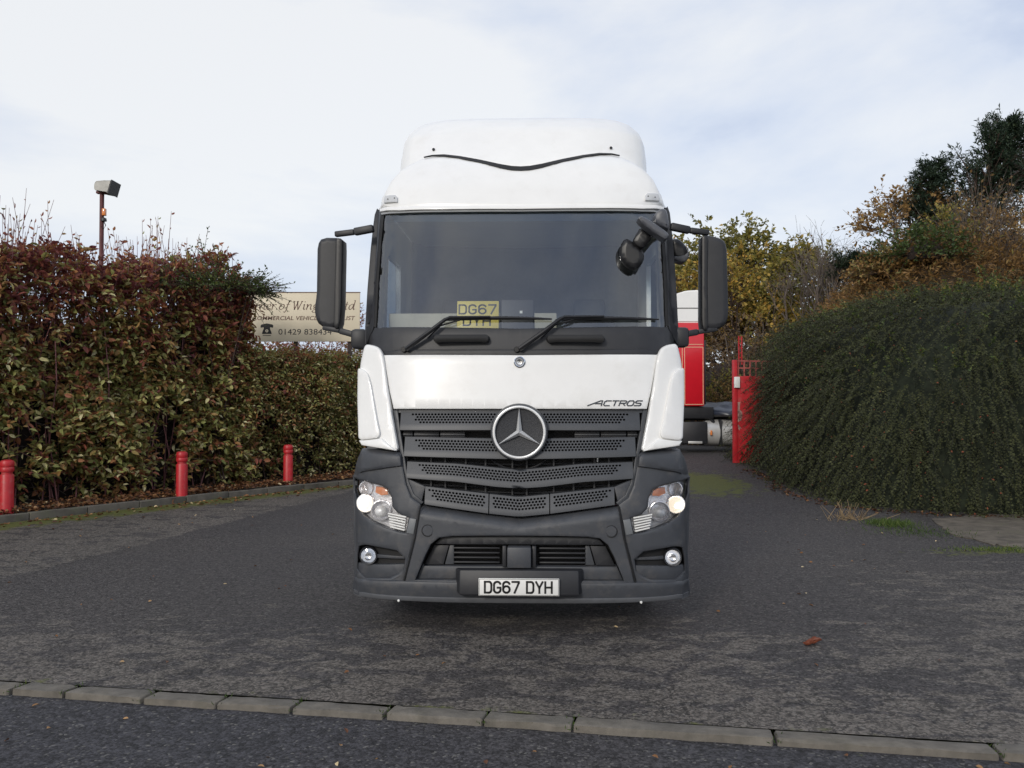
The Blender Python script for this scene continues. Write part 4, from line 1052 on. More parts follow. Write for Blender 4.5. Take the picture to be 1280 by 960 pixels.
    for q in g_s:
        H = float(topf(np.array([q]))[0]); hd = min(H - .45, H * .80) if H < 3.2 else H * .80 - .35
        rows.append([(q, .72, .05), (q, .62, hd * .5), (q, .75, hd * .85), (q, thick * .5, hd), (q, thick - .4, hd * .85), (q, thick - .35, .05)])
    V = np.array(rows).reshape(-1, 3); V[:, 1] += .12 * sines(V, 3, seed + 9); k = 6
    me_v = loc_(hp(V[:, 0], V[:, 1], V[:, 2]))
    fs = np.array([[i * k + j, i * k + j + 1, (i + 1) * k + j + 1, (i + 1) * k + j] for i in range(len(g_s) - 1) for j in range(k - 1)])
    link('shade_core', raw_mesh('shade_core', me_v, fs), M_CORE, h, 180)
    return h, loc_
tall_top = lambda s: 4.0 + .085 * s + .12 * np.sin(s * 1.7) + .10 * np.sin(s * 4.1 + 1) - 1.0 * np.clip((s - 4.7) / .75, 0, 1) ** 1.5
clip_top = lambda s: 2.70 + .03 * np.sin(s * 5) + .012 * (s - 5)
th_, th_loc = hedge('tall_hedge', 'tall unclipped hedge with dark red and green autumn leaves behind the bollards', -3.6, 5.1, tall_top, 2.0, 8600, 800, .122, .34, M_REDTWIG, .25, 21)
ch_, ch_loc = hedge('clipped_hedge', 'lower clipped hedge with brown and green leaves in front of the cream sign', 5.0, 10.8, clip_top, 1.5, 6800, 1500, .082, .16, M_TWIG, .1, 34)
# long upright red shoots above the tall hedge
n = 2300
s = rng.uniform(-3.6, 5.3, n); d = rng.uniform(.2, 1.8, n); S = hp(s, d, tall_top(s) - rng.uniform(.3, 2.0, n))
D = np.array([0, 0, 1.]) + rng.normal(0, .16, (n, 3)); ln = rng.uniform(.5, 1.55, n) ** 1.0 * (.75 + .25 * np.sin(s * 2.3))
P, Dd, Nn, L, W, idx, (A, B) = shoots(S, D, ln, 10, .085, .045, .03)
keep = rng.random(len(P)) < .5
leaf_mesh('top_leaves', th_loc(P[keep]), Dd[keep], Nn[keep], L[keep], W[keep], np.clip(rng.normal(.25, .17, keep.sum()), 0, 1), M_HEDGE, th_)
seg_mesh('upright_stems', th_loc(A), th_loc(B), .0065, .0035, M_REDTWIG, th_)['kind'] = 'stuff'
# greener shrub growing out at the end of the tall hedge
def bush(name, label, c, rx, ry, rz, lm, tm, n, k, leafL, leafW, cat='bush', group=None, mean=.5, sd=.25, ln=(.25, .6), up=.35, seed=1, thin=1.0, core=None, z0=.1, shell=.55, noise=.35, droop=.2, oval=False):
    b = empty(name, c, 0, label, cat, group)
    u = norm(rng.normal(size=(n, 3))); u[:, 2] = np.abs(u[:, 2]) * 1.0 - .15; u = norm(u)
    rr = (shell + (1 - shell) * rng.random(n) ** .6) * (1 + noise * sines(u, 3.2, seed))
    S = u * rr[:, None] * np.array([rx, ry, rz]); S[:, 2] = np.maximum(S[:, 2], z0)
    D = u * np.array([1, 1, .8]) + np.array([0, 0, up]) + rng.normal(0, .45, (n, 3))
    l = rng.uniform(*ln, n)
    P, Dd, Nn, L, W, idx, (A, B) = shoots(S, D, l, k, leafL, leafW, droop)
    rnd = np.clip(mean + .5 * sd * sines(P, 1.6, seed + 3) + rng.normal(0, sd * .7, len(P)), 0, 1)
    kp = rng.random(len(P)) < thin
    leaf_mesh('foliage', P[kp], Dd[kp], Nn[kp], L[kp], W[kp], rnd[kp], lm, b, oval)
    seg_mesh('twigs', A, B, .007, .003, tm, b)['kind'] = 'stuff'
    ns = max(14, n // 14); pick = rng.choice(n, ns); base = np.column_stack([rng.normal(0, rx * .12, ns), rng.normal(0, ry * .12, ns), np.zeros(ns)])
    m1 = base + (S[pick] - base) * .5 + rng.normal(0, .06 * rx, (ns, 3)) + np.array([0, 0, .1 * rz])
    seg_mesh('stems', np.vstack([base, m1]), np.vstack([m1, S[pick]]), np.r_[np.full(ns, .03), np.full(ns, .018)] * min(1.5, max(.5, rx / 1.5)), np.r_[np.full(ns, .018), np.full(ns, .006)] * min(1.5, max(.5, rx / 1.5)), tm, b, 4)['kind'] = 'stuff'
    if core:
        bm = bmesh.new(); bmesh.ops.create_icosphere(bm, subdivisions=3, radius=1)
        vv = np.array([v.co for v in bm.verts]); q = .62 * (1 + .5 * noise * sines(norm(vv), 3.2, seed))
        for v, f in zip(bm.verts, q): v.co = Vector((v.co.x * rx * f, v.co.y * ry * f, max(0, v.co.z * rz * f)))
        obj('shade_core', bm, core, b, 180)  # dark filler core in place of the bush's shaded inside
    return b
c = WY(262, 400, 17.2)
bush('green_shrub', 'green leafy shrub sprouting out of the tall hedge beside the cream sign', (c.x, c.y, 0), 1.05, .8, 5.0, M_GREENLEAF, M_TWIG, 760, 9, .06, .035, mean=.45, ln=(.25, .75), up=.3, seed=5, shell=.8, z0=3.9)
# white berries on the clipped hedge near the lorry
n = 60; sB = rng.normal(8.55, .22, n); zB = rng.normal(2.75, .16, n)
Pb = hp(sB, rng.uniform(.05, .5, n), zB); bm = bmesh.new()
for p in ch_loc(Pb): bmesh.ops.create_icosphere(bm, subdivisions=1, radius=random.uniform(.012, .022), matrix=Matrix.Translation(p))
tag(obj('white_berries', bm, mat('berry_white', (.75, .75, .72), .5), ch_), kind='stuff')

# ------------------------------------------------------------------ sign board
def text_mesh(body, size, shear=0, bold=0.0):
    cu = bpy.data.curves.new('lettering', 'FONT'); cu.body = body; cu.size = size; cu.shear = shear; cu.offset = bold; cu.extrude = .001; cu.resolution_u = 3
    t_ = bpy.data.objects.new('lettering', cu); COL.objects.link(t_); bpy.context.view_layer.update()
    me = bpy.data.meshes.new_from_object(t_.evaluated_get(bpy.context.evaluated_depsgraph_get()))
    bpy.data.objects.remove(t_); return me
YS = 20.5
tl, tr, bl_ = WY(288, 365, YS), WY(450, 366.5, YS), WY(325, 427, YS)
SW, SH = tr.x - tl.x, tl.z - bl_.z
sign = empty('sign_board', ((tl.x + tr.x) / 2, YS, 0), 0, 'cream painted company sign board on posts behind the clipped hedge', 'sign')
zc = (tl.z + bl_.z) / 2 
box('board', (0, 0, zc), (SW, .05, SH), M_CREAMSIGN, sign, .006)
box('board_edge', (0, -.004, zc + SH / 2 - .012), (SW + .02, .06, .02), M_BROWNINK, sign, .003)
for x in (-SW * .42, SW * .42, 0): box('post', (x, .08, zc / 2), (.09, .09, zc), mat('sign_post', (.05, .035, .03), .8), sign, .01)
def place_text(body, px0, px1, pyb, pyt, m, shear=0, bold=0.0, name='lettering', cap=None):
    me = text_mesh(body, 1, shear, bold)
    co = np.empty(len(me.vertices) * 3); me.vertices.foreach_get('co', co); co = co.reshape(-1, 3)
    a, b_ = WY(px0, pyb, YS - .03), WY(px1, pyt, YS - .03)
    x0, x1 = co[:, 0].min(), co[:, 0].max(); ch = cap or co[:, 1].max()
    X_ = (co[:, 0] - x0) / (x1 - x0) * (b_.x - a.x) + a.x - sign.location.x
    Z_ = co[:, 1] / ch * (b_.z - a.z) + a.z
    o = np.column_stack([X_, -.027 - co[:, 2] * 1.0, Z_]); me.vertices.foreach_set('co', o.astype(np.float32).ravel()); me.update()
    return link(name, me, m, sign)
# serif italic line drawn with a broad nib
def nib_text(txt, x0, x1, zb, xh, place):
    g = {'G': ([[(.95, .85), (.75, 1), (.45, 1), (.12, .75), (0, .4), (.1, .1), (.35, 0), (.65, .05), (.85, .2)], [(.85, .2), (.9, .45)], [(.62, .45), (1.1, .45)]], 1.05, 1.55),
         'a': ([[(.85, 1), (.5, 1), (.15, .75), (0, .35), (.1, .05), (.3, 0), (.6, .3), (.85, 1)], [(.85, 1), (.75, .2), (.85, 0), (1.05, .15)]], .95, 1),
         'r': ([[(0, .85), (.2, 1), (.15, .5), (.08, 0)], [(.15, .5), (.4, .85), (.65, 1), (.8, .9)]], .62, 1),
         'n': ([[(0, .85), (.2, 1), (.12, .4), (.05, 0)], [(.12, .4), (.45, .9), (.7, 1), (.8, .8), (.7, .2), (.8, 0), (1, .15)]], .98, 1),
         'e': ([[(.05, .45), (.55, .55), (.75, .8), (.6, 1), (.35, .95), (.08, .6), (.05, .25), (.25, 0), (.55, .08), (.75, .25)]], .74, 1),
         'o': ([[(.55, 1), (.2, .85), (0, .4), (.1, .08), (.35, 0), (.7, .25), (.85, .65), (.75, .95), (.55, 1)]], .86, 1),
         'f': ([[(.95, 1.6), (.75, 1.7), (.55, 1.4), (.35, .6), (.2, -.2), (0, -.5), (-.2, -.4)], [(.15, 1), (.75, 1)]], .68, 1),
         'W': ([[(.05, 1), (.25, 0)], [(.25, 0), (.75, .95)], [(.65, 1), (.85, 0)], [(.85, 0), (1.45, 1)], [(-.1, 1), (.25, 1)], [(.5, 1), (.85, 1)], [(1.25, 1), (1.6, 1)]], 1.5, 1.55),
         'i': ([[(.05, .85), (.25, 1), (.15, .2), (.25, 0), (.45, .15)], [(.28, 1.4), (.32, 1.5)]], .46, 1),
         'g': ([[(.7, 1), (.4, 1), (.15, .75), (.15, .45), (.4, .35), (.65, .55), (.75, .85), (.6, 1), (.95, 1.05)], [(.3, .35), (.1, .15), (.5, -.05), (.7, -.25), (.5, -.5), (.1, -.5), (-.1, -.3), (.15, -.1)]], .88, 1),
         't': ([[(.35, 1.4), (.15, .3), (.2, 0), (.5, .15)], [(.0, 1), (.55, 1)]], .55, 1),
         'L': ([[(.45, 1), (.25, 0)], [(0, 0), (.85, 0), (1, .3)], [(.2, 1), (.7, 1)]], 1.05, 1.55),
         'd': ([[(.75, 1), (.45, 1), (.12, .75), (0, .35), (.1, .05), (.3, 0), (.6, .3), (.8, 1)], [(.8, 1.7), (1.0, 1.7), (.78, .3), (.85, 0), (1.05, .15)]], .98, 1)}
    tot = sum(.55 if ch == ' ' else g[ch][1] + .16 for ch in txt); u_ = (x1 - x0) / (tot * xh); u = x0
    for ch in txt:
        if ch == ' ': u += .55 * xh * u_; continue
        st_, wd_, hs = g[ch]; bm = bmesh.new()
        for pl in st_:
            pts = [Vector((u + (x + .18 * y * hs * .6) * xh * u_, zb + y * xh * hs)) for x, y in pl]
            for a, b in zip(pts[:-1], pts[1:]):
                d_ = (b - a).normalized(); nbv = Vector((.9, .25)); th = xh * (.045 + .15 * abs(d_.x * nbv.y - d_.y * nbv.x))
                n_ = Vector((-d_.y, d_.x)) * th / 2; e_ = d_ * th * .2
                c = [a - e_ - n_, b + e_ - n_, b + e_ + n_, a - e_ + n_]
                bm.faces.new([bm.verts.new(place(q.x, q.y)) for q in c])
        obj('letter', bm, M_BROWNINK, sign, smooth=None)
        u += (wd_ + .16) * xh * u_
a, b_ = WY(302, 387, YS - .03), WY(444, 380.3, YS - .03)
nib_text('Garner of Wingate Ltd', a.x - sign.location.x, b_.x - sign.location.x, a.z, b_.z - a.z, lambda x, z: Vector((x, -.0275, z)))
place_text('COMMERCIAL VEHICLE SPECIALIST', 315.5, 444, 400, 395, M_BROWNINK, .18, .012, 'trade_lettering')
place_text('01429 838434', 348, 414.5, 418.2, 411.2, M_INK, 0, 0.0, 'phone_number')
ph = [(-.5, .52), (-.42, .62), (0, .70), (.42, .62), (.5, .52), (.48, .36), (.26, .40), (.24, .30), (.36, .0), (.38, -.12), (-.38, -.12), (-.36, 0), (-.24, .30), (-.26, .40), (-.48, .36)]
bm = bmesh.new(); c = WY(333.5, 415.5, YS - .03); k = .30
bm.faces.new([bm.verts.new((c.x - sign.location.x + x * k, -.0275, c.z + z * k)) for x, z in ph])
bm.faces.new([bm.verts.new((c.x - sign.location.x + x * k, -.0275, c.z + z * k)) for x, z in [(-.32, -.22), (.32, -.22), (.32, -.27), (-.32, -.27)]])
tel = obj('telephone_symbol', bm, M_INK, sign, smooth=None)
lathe('dial', [(0, 0), (.035, 0)], Matrix.Translation((c.x - sign.location.x, -.0290, c.z + .12 * k)) @ FRONT, M_CREAMSIGN, tel, 18)
lathe('dial_hub', [(0, 0), (.014, 0)], Matrix.Translation((c.x - sign.location.x, -.0300, c.z + .12 * k)) @ FRONT, M_INK, tel, 12)

# ------------------------------------------------------------------ floodlight on a pole
YF = 18.5; c = WY(127.5, 242, YF); b0 = WY(127.5, 300, YF)
fl = empty('floodlight', (c.x, YF, 0), 0, 'grey floodlight on a dark red pole standing behind the tall hedge', 'lamp')
tube('pole', [(0, 0, 0), (0, 0, c.z)], .045, M_RUST, fl, 12)
bar('bracket', (-.11, 0, c.z + .02), (.12, 0, c.z + .02), .1, .05, M_RUST, fl, .01)
bm = bmesh.new()
pr = [(x * .78, z * .78) for x, z in [(-.10, .06), (-.10, .20), (-.06, .28), (.18, .30), (.36, .30), (.27, -.03), (.06, .03), (-.06, .03)]]
for y in (-.2, .2): pass
va = [bm.verts.new((x, -.2, c.z + z)) for x, z in pr]; vb = [bm.verts.new((x, .2, c.z + z)) for x, z in pr]
bm.faces.new(va); bm.faces.new(vb[::-1])
for k in range(len(pr)): bm.faces.new((va[k], vb[k], vb[(k + 1) % len(pr)], va[(k + 1) % len(pr)]))
bmesh.ops.bevel(bm, geom=bm.edges[:], offset=.012, segments=2, affect='EDGES')
obj('lamp_body', bm, mat('lamp_grey', (.22, .22, .21), .45, .3, var=.3), fl)
bm = bmesh.new(); q = [(x * .78, z * .78) for x, z in [(.37, .31), (.39, .31), (.29, -.05), (.27, -.04)]]
va = [bm.verts.new((x, -.22, c.z + z)) for x, z in q]; vb = [bm.verts.new((x, .22, c.z + z)) for x, z in q]
bm.faces.new(va); bm.faces.new(vb[::-1])
for k in range(4): bm.faces.new((va[k], vb[k], vb[(k + 1) % 4], va[(k + 1) % 4]))
obj('lamp_front', bm, M_DARK, fl, smooth=None)
box('control_box', (.065, -.03, c.z - .40), (.07, .09, .15), M_ORANGE, fl, .012)
lathe('photocell', [(0, .05), (.05, .03), (.06, -.03), (0, -.05)], Matrix.Translation((.06, -.03, c.z - .56)), M_INK, fl, 14)
tube('cable', [(.06, -.03, c.z - .6), (.10, -.03, c.z - .68), (.05, -.02, c.z - .76), (.0, -.04, c.z - .7)], .009, M_INK, fl, 6)

# ------------------------------------------------------------------ cotoneaster mound
MC = np.array([11.85, 18.0]); MA, MB_, MH = 6.1, 5.0, 3.75
def mound_pt(u):
    """u: directions (n,3) -> points on the mound"""
    a = np.abs(u); rr = (a[:, 0] ** 4.8 + a[:, 1] ** 3.6 + a[:, 2] ** 4.8) ** (-1 / 4.5)
    bump = 1 + .03 * sines(u, 4, 77) + .022 * sines(u, 11, 78) + .014 * sines(u, 26, 79)
    P = u * (rr * bump)[:, None] * np.array([MA, MB_, MH])
    # the skirt spreads out at the foot
    sk = 1 + .15 * np.exp(-np.clip(P[:, 2], 0, 9) / 1.1)
    P[:, 0] *= sk; P[:, 1] *= 1 + (sk - 1) * .5
    return P
mound = empty('cotoneaster_mound', (MC[0], MC[1], 0), 0, 'large dark green drooping shrub covering the bank beside the red gate', 'shrub')
def nrm_of(u): return norm(np.sign(u) * np.abs(u) ** 1.3 / np.array([MA, MB_, MH]) * 5)
n = 17000
u = norm(rng.normal(size=(n * 3, 3))); u[:, 2] = np.abs(u[:, 2])
ok = (u[:, 1] < .45) & (u[:, 0] < .75); u = u[ok][:n]; n = len(u)
S = mound_pt(u); Nr = nrm_of(u)
Nr[:, 2] = np.abs(Nr[:, 2])
out_ = norm(np.column_stack([S[:, 0] / MA ** .5, S[:, 1] / MB_ ** .5, np.zeros(n)]))
tan = np.array([0, 0, -1.]) * 1.0 + out_ * .35; tan = tan - Nr * (tan * Nr).sum(1, keepdims=True); tan = norm(tan)
swirl = .5 * sines(S, .9, 91)[:, None] * np.cross(Nr, tan)
D = tan * .8 + Nr * .42 + swirl + rng.normal(0, .34, (n, 3))
keep = rng.random(n) < np.clip(.72 + .6 * sines(S, 2.6, 88), .25, 1)
S, D, Nr = S[keep], D[keep], Nr[keep]; n = len(S)
S = S + Nr * rng.normal(.0, .09, (n, 1))
ln = rng.uniform(.35, .85, n)
P, Dd, Nn, L, W, idx, (A, B) = shoots(S, D, ln, 26, .042, .026, .38, 1.0, .4)
ok = P[:, 2] > .02
rnd = np.clip(.42 + .2 * sines(P, 1.4, 55) + np.repeat(rng.normal(0, .14, n), 26) + rng.normal(0, .13, len(P)), 0, .93)
hot = rng.random(len(P)) < .008; rnd[hot] = rng.uniform(.95, 1, hot.sum())
leaf_mesh('foliage', P[ok], Dd[ok], Nn[ok] * .4 + np.repeat(Nr, 26, 0)[ok], L[ok], W[ok], rnd[ok], M_COTON, mound, False)
ok = (B[:, 2] > .03) & (A[:, 2] > .03)
seg_mesh('twigs', A[ok], B[ok], .004, .002, M_GREENTWIG, mound)['kind'] = 'stuff'
n = 3200; u2 = norm(rng.normal(size=(n, 3))); u2[:, 2] = np.abs(u2[:, 2]); u2 = u2[(u2[:, 2] > .45) & (u2[:, 1] < .5)]
S2 = mound_pt(u2) ; D2 = nrm_of(u2) * .6 + np.array([-.2, -.2, .5]) + rng.normal(0, .4, (len(u2), 3))
P, Dd, Nn, L, W, idx, (A, B) = shoots(S2, D2, rng.uniform(.2, .55, len(u2)), 16, .05, .028, .3)
leaf_mesh('upper_sprays', P, Dd, Nn, L, W, np.clip(rng.normal(.55, .2, len(P)), 0, 1), M_GREENLEAF, mound, False)
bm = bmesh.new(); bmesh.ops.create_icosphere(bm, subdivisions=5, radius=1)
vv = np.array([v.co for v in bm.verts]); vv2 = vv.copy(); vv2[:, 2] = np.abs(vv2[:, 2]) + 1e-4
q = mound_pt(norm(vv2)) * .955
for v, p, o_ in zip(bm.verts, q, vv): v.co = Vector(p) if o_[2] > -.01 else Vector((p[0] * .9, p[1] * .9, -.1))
obj('shade_core', bm, M_CORE_G, mound, 180)  # dark filler core in place of the mound's shaded inside

# ------------------------------------------------------------------ bracken on the bank (nobody could count it)
n = 13500
X = rng.uniform(5.5, 21, n); Y = rng.uniform(19.3, 29, n); Z = bank_h(X, Y); ok = Z > .8; X, Y, Z = X[ok], Y[ok], Z[ok]; n = len(X)
S = np.column_stack([X, Y, Z - .05]); S += .1 * rng.normal(size=S.shape)
D = np.array([-.15, -.35, .75]) + rng.normal(0, .5, (n, 3)); ln = rng.uniform(.5, 1.2, n) * (1 + .3 * sines(S[:, :2], .8, 12))
P, Dd, Nn, L, W, idx, (A, B) = shoots(S, D, ln, 14, .14, .035, .35, 1.0, .35)
rnd = np.clip(.48 + .22 * sines(P, .7, 15) + np.repeat(rng.normal(0, .12, n), 14) + rng.normal(0, .12, len(P)), 0, 1)
br = leaf_mesh('bracken', P, Dd, Nn, L, W, rnd, M_BRACK, None, False)
tag(br, 'orange brown bracken and dry grass covering the bank', 'bracken')
o = seg_mesh('bracken_stalks', A, B, .006, .003, M_TWIG, None); tag(o, 'thin brown stalks of the bracken on the bank', 'stalks', None, 'stuff')

# bushes on the bank and behind the yard
def on_bank(px, py, Y, dz=0): p = WY(px, py, Y); return (p.x, Y, float(bank_h(np.array(p.x), np.array(Y))) - .1)
def bb(name, label, px, Y, topy, rx, lm, tm, n, mean, seed, group=None, core=M_CORE, k=10, leaf=(.10, .06), thin=1, base=None, ry=None, **kw):
    x, y, z = on_bank(px, 400, Y); z = z if base is None else base
    top = WY(px, topy, Y).z
    return bush(name, label, (x, y, z), rx, ry or rx, max(.6, (top - z) * .88), lm, tm, n, k, leaf[0], leaf[1], mean=mean, seed=seed, core=core, thin=thin, group=group, **kw)
bb('green_bush', 'dark green leafy bush among the bracken on the bank', 1152, 22.5, 283, 1.0, M_GREENLEAF, M_TWIG, 300, .35, 61)
bb('yellow_bush', 'yellow green bush below the conifer on the bank', 1190, 24, 252, 1.1, M_OLIVE, M_GREYTWIG, 300, .55, 62)
bb('orange_bush', 'orange brown leafy bush on the bank to the right of the bare brush', 1262, 24, 250, 1.2, M_BROWN, M_TWIG, 330, .75, 63)
bb('bare_bush', 'grey brown brush of bare upright stems on the bank', 1222, 23.5, 240, 1.2, M_BROWN, M_GREYTWIG, 520, .35, 64, thin=.22, core=None, ln=(.5, 1.3), up=1.2)
bb('olive_bush', 'olive green bush at the top edge of the green mound', 1235, 20.5, 345, 1.6, M_GREENLEAF, M_TWIG, 420, .62, 65, leaf=(.07, .045))
bb('tawny_bush', 'tawny yellow bush at the lower end of the bank', 1112, 23, 322, .9, M_BRACK, M_TWIG, 360, .6, 66)
# ------------------------------------------------------------------ trees
def tree(name, label, base, top_z, lean, spread, tm, lm, leafL, leafW, mean, sd, lv=5, rad=.16, leaves=14, nb=3, thin=1.0, seed=1, up=.25, bare0=.25, group=None, ln_tip=(.35, .8), rep=3):
    g = random.Random(seed); t = empty(name, base, 0, label, 'tree', group)
    segs = []; tips = []
    Ht = top_z - base[2]
    def grow(p, d, ln_, r_, l):
        q = p; dd = d
        for k in range(2):
            dd = (dd + Vector((g.gauss(0, .12), g.gauss(0, .12), up * .25))).normalized()
            n_ = q + dd * ln_ / 2; segs.append((q, n_, r_ * (1 - .2 * k), r_ * (.8 - .2 * k), l)); q = n_
        if l == 0: tips.append((q, dd)); return
        if l <= 2: tips.append((q, dd))
        for k in range(nb + (1 if g.random() < .4 else 0)):
            a = 2 * math.pi * (k / nb) + g.uniform(-.6, .6)
            ax = dd.orthogonal().normalized(); ax.rotate(Matrix.Rotation(a, 3, dd))
            nd = (dd * g.uniform(.55, .95) + ax * spread * g.uniform(.6, 1.2) + Vector((0, 0, up))).normalized()
            grow(q - dd * ln_ * g.uniform(0, .35), nd, ln_ * g.uniform(.58, .82), r_ * .58, l - 1)
    L0 = Ht * bare0
    grow(Vector((0, 0, -.1)), Vector((lean[0], lean[1], 1)).normalized(), L0, rad, lv)
    mz = max(p.z for p, _ in tips); sc = Ht / mz
    f = lambda v: np.array([[q.x * sc, q.y * sc, q.z * sc] for q in v])
    A, B = f([s[0] for s in segs]), f([s[1] for s in segs]); ra = np.array([s[2] for s in segs]); rb = np.array([s[3] for s in segs])
    main = np.array([s[4] >= lv - 1 for s in segs])
    seg_mesh('trunk', A[main], B[main], ra[main], rb[main], tm, t, 8)
    seg_mesh('branches', A[~main], B[~main], np.maximum(ra[~main], .006), np.maximum(rb[~main], .005), tm, t, 4)['kind'] = 'stuff'
    S = f([p for p, _ in tips]); D = np.array([d for _, d in tips])
    S = np.repeat(S, rep, 0) + rng.normal(0, .12, (len(S) * rep, 3)); D = np.repeat(D, rep, 0) + rng.normal(0, .55, (len(D) * rep, 3))
    P, Dd, Nn, L, W, idx, (A, B) = shoots(S, D, rng.uniform(*ln_tip, len(S)), leaves, leafL, leafW, .2)
    seg_mesh('twigs', A, B, .006, .003, tm, t)['kind'] = 'stuff'
    kp = rng.random(len(P)) < thin
    if kp.any():
        rnd = np.clip(mean + sd * .6 * sines(P, 1.1, seed) + rng.normal(0, sd * .6, len(P)), 0, 1)
        leaf_mesh('crown', P[kp], Dd[kp], Nn[kp], L[kp], W[kp], rnd[kp], lm, t, False)
    return t
def tb(px, Y, base=None):
    p = WY(px, 400, Y); return (p.x, Y, (float(bank_h(np.array(p.x), np.array(Y))) - .1) if base is None else base)
tree('olive_tree', 'broad tree with olive and yellow autumn leaves behind the red lorry', tb(918, 36, 0), WY(930, 283, 36).z, (.05, 0), .85, M_TWIG, M_OLIVE, .19, .12, .42, .35, 5, .2, 10, 3, 1, 3, .18)
tree('yellow_tree', 'smaller tree with golden leaves beside the bare tree', tb(945, 33, 0), WY(945, 312, 33).z, (-.05, 0), .8, M_TWIG, M_OLIVE, .15, .10, .75, .3, 4, .14, 12, 4, 1, 8, .2)
tree('autumn_tree', 'thin autumn tree with orange leaves seen past the black mirror', tb(858, 38, 0), WY(858, 305, 38).z, (0, 0), .8, M_TWIG, M_BROWN, .18, .11, .7, .3, 5, .16, 8, 3, .8, 14, .2)
tree('bare_tree', 'bare grey tree with fine leafless branches against the sky', tb(1020, 30.5, .3), WY(1015, 284, 30.5).z, (.06, 0), .62, M_GREYTWIG, M_BROWN, .10, .06, .4, .2, 5, .13, 4, 3, .03, 21, .42, .22, ln_tip=(.3, .8), rep=1)
tree('pale_oak', 'sparse pale brown oak on the crest of the bank', tb(1146, 27), WY(1130, 243, 27).z, (-.12, 0), .6, M_GREYTWIG, M_BROWN, .13, .09, .7, .25, 4, .10, 9, 3, .5, 30, .15)
# dark conifers
def conifer(name, label, base, Ht, rmax, n, lean, seed, wind=.5):
    t = empty(name, base, 0, label, 'tree'); g = np.random.default_rng(seed)
    tube('trunk', [(0, 0, 0), (lean * .4, 0, Ht * .5), (lean, 0, Ht)], [.16, .1, .03], M_TWIG, t, 8)
    hz = g.uniform(.10, .98, n); a = g.uniform(0, 2 * math.pi, n); r_ = rmax * (1 - hz) ** .6 * g.uniform(.55, 1.15, n) + .15
    c0 = np.column_stack([lean * hz ** 1.3, np.zeros(n), hz * Ht])
    out__ = np.column_stack([np.cos(a), np.sin(a), g.uniform(.25, .9, n)]); out__[:, 0] += wind
    end = c0 + norm(out__) * r_[:, None]
    seg_mesh('branches', c0, end, .03, .01, M_TWIG, t, 4)['kind'] = 'stuff'
    k = 9; tt = np.linspace(.25, 1, k)
    S = (c0[:, None] + (end - c0)[:, None] * tt[None, :, None]).reshape(-1, 3) + g.normal(0, .06, (n * k, 3))
    D = np.repeat(norm(out__), k, 0) + g.normal(0, .42, (n * k, 3))
    P, Dd, Nn, L, W, idx, _ = shoots(S, D, g.uniform(.18, .5, len(S)), 14, .13, .038, .12, .55, .25)
    leaf_mesh('crown', P, Dd, Nn, L, W, np.clip(g.normal(.5, .22, len(P)), 0, 1), M_CONIF, t, False)
YC = 27; b = tb(1205, YC)
conifer('conifer', 'tall dark green windswept conifer on top of the bank', b, WY(1250, 158, YC).z - b[2], 2.1, 210, 1.3, 4, .75)
b = tb(1163, 26.5)
conifer('conifer', 'shorter dark conifer beside the tall one on the bank', b, WY(1165, 208, 26.5).z - b[2], 1.2, 110, .1, 6, .3)
b = tb(1072, 30)
conifer('conifer', 'small dark conifer at the foot of the bank by the bare tree', b, WY(1070, 330, 30).z - b[2], 1.3, 60, .1, 9, .2)
b = tb(1288, 26.5)
tree('grey_tree', 'bare grey shrubby tree at the right of the tall conifer', b, WY(1290, 190, 26.5).z, (.2, 0), .6, M_GREYTWIG, M_BROWN, .10, .05, .4, .2, 5, .08, 5, 3, .05, 41, .4)
# brown scrub behind the red lorry and gate
for i, (px, Y, ty, rx, lm, mean, lab) in enumerate((
        (868, 31, 372, 2.4, M_BROWN, .45, 'brown leafy thicket directly behind the red lorry cab'),
        (915, 29, 365, 2.3, M_BROWN, .25, 'dull brown thicket between the red lorry and the red gate'),
        (962, 28, 372, 2.2, M_BROWN, .22, 'grey brown thicket behind the red gate'),
        (1000, 29, 382, 1.9, M_OLIVE, .15, 'dark olive thicket at the edge of the green mound'),
        (892, 27.5, 470, 1.5, M_OLIVE, .45, 'low olive bush behind the red lorry chassis'),
        (935, 26.5, 480, 1.4, M_BROWN, .6, 'low russet bush behind the red gate'))):
    x = WY(px, 400, Y).x; z0 = float(gh(x, Y)); top = WY(px, ty, Y).z
    bush('scrub_thicket', lab, (x, Y, z0), rx, rx * .8, (top - z0) * .86, lm, M_GREYTWIG if i in (1, 2) else M_TWIG, 620, 9, .11, .06, cat='thicket', group='thickets behind the yard', mean=mean, seed=70 + i, core=M_CORE, ln=(.4, 1.0), thin=.55 if i in (1, 2) else .85, noise=.2)
# scrub and a hedge row seen under the sign
for i, (px, Y, ty, lab) in enumerate(((345, 26, 375, 'brown shrub behind the sign posts on the floodlight side'), (400, 27, 375, 'reddish shrub behind the middle of the sign'), (446, 25, 372, 'dark red shrub at the end of the sign beside the lorry'))):
    x = WY(px, 400, Y).x; top = WY(px, ty, Y).z
    bush('background_shrub', lab, (x, Y, 0), 1.1 if i < 2 else .45, .8, top * .9, M_HEDGE, M_REDTWIG, 900, 8, .09, .05, mean=.25, seed=90 + i, core=M_CORE, z0=.8)

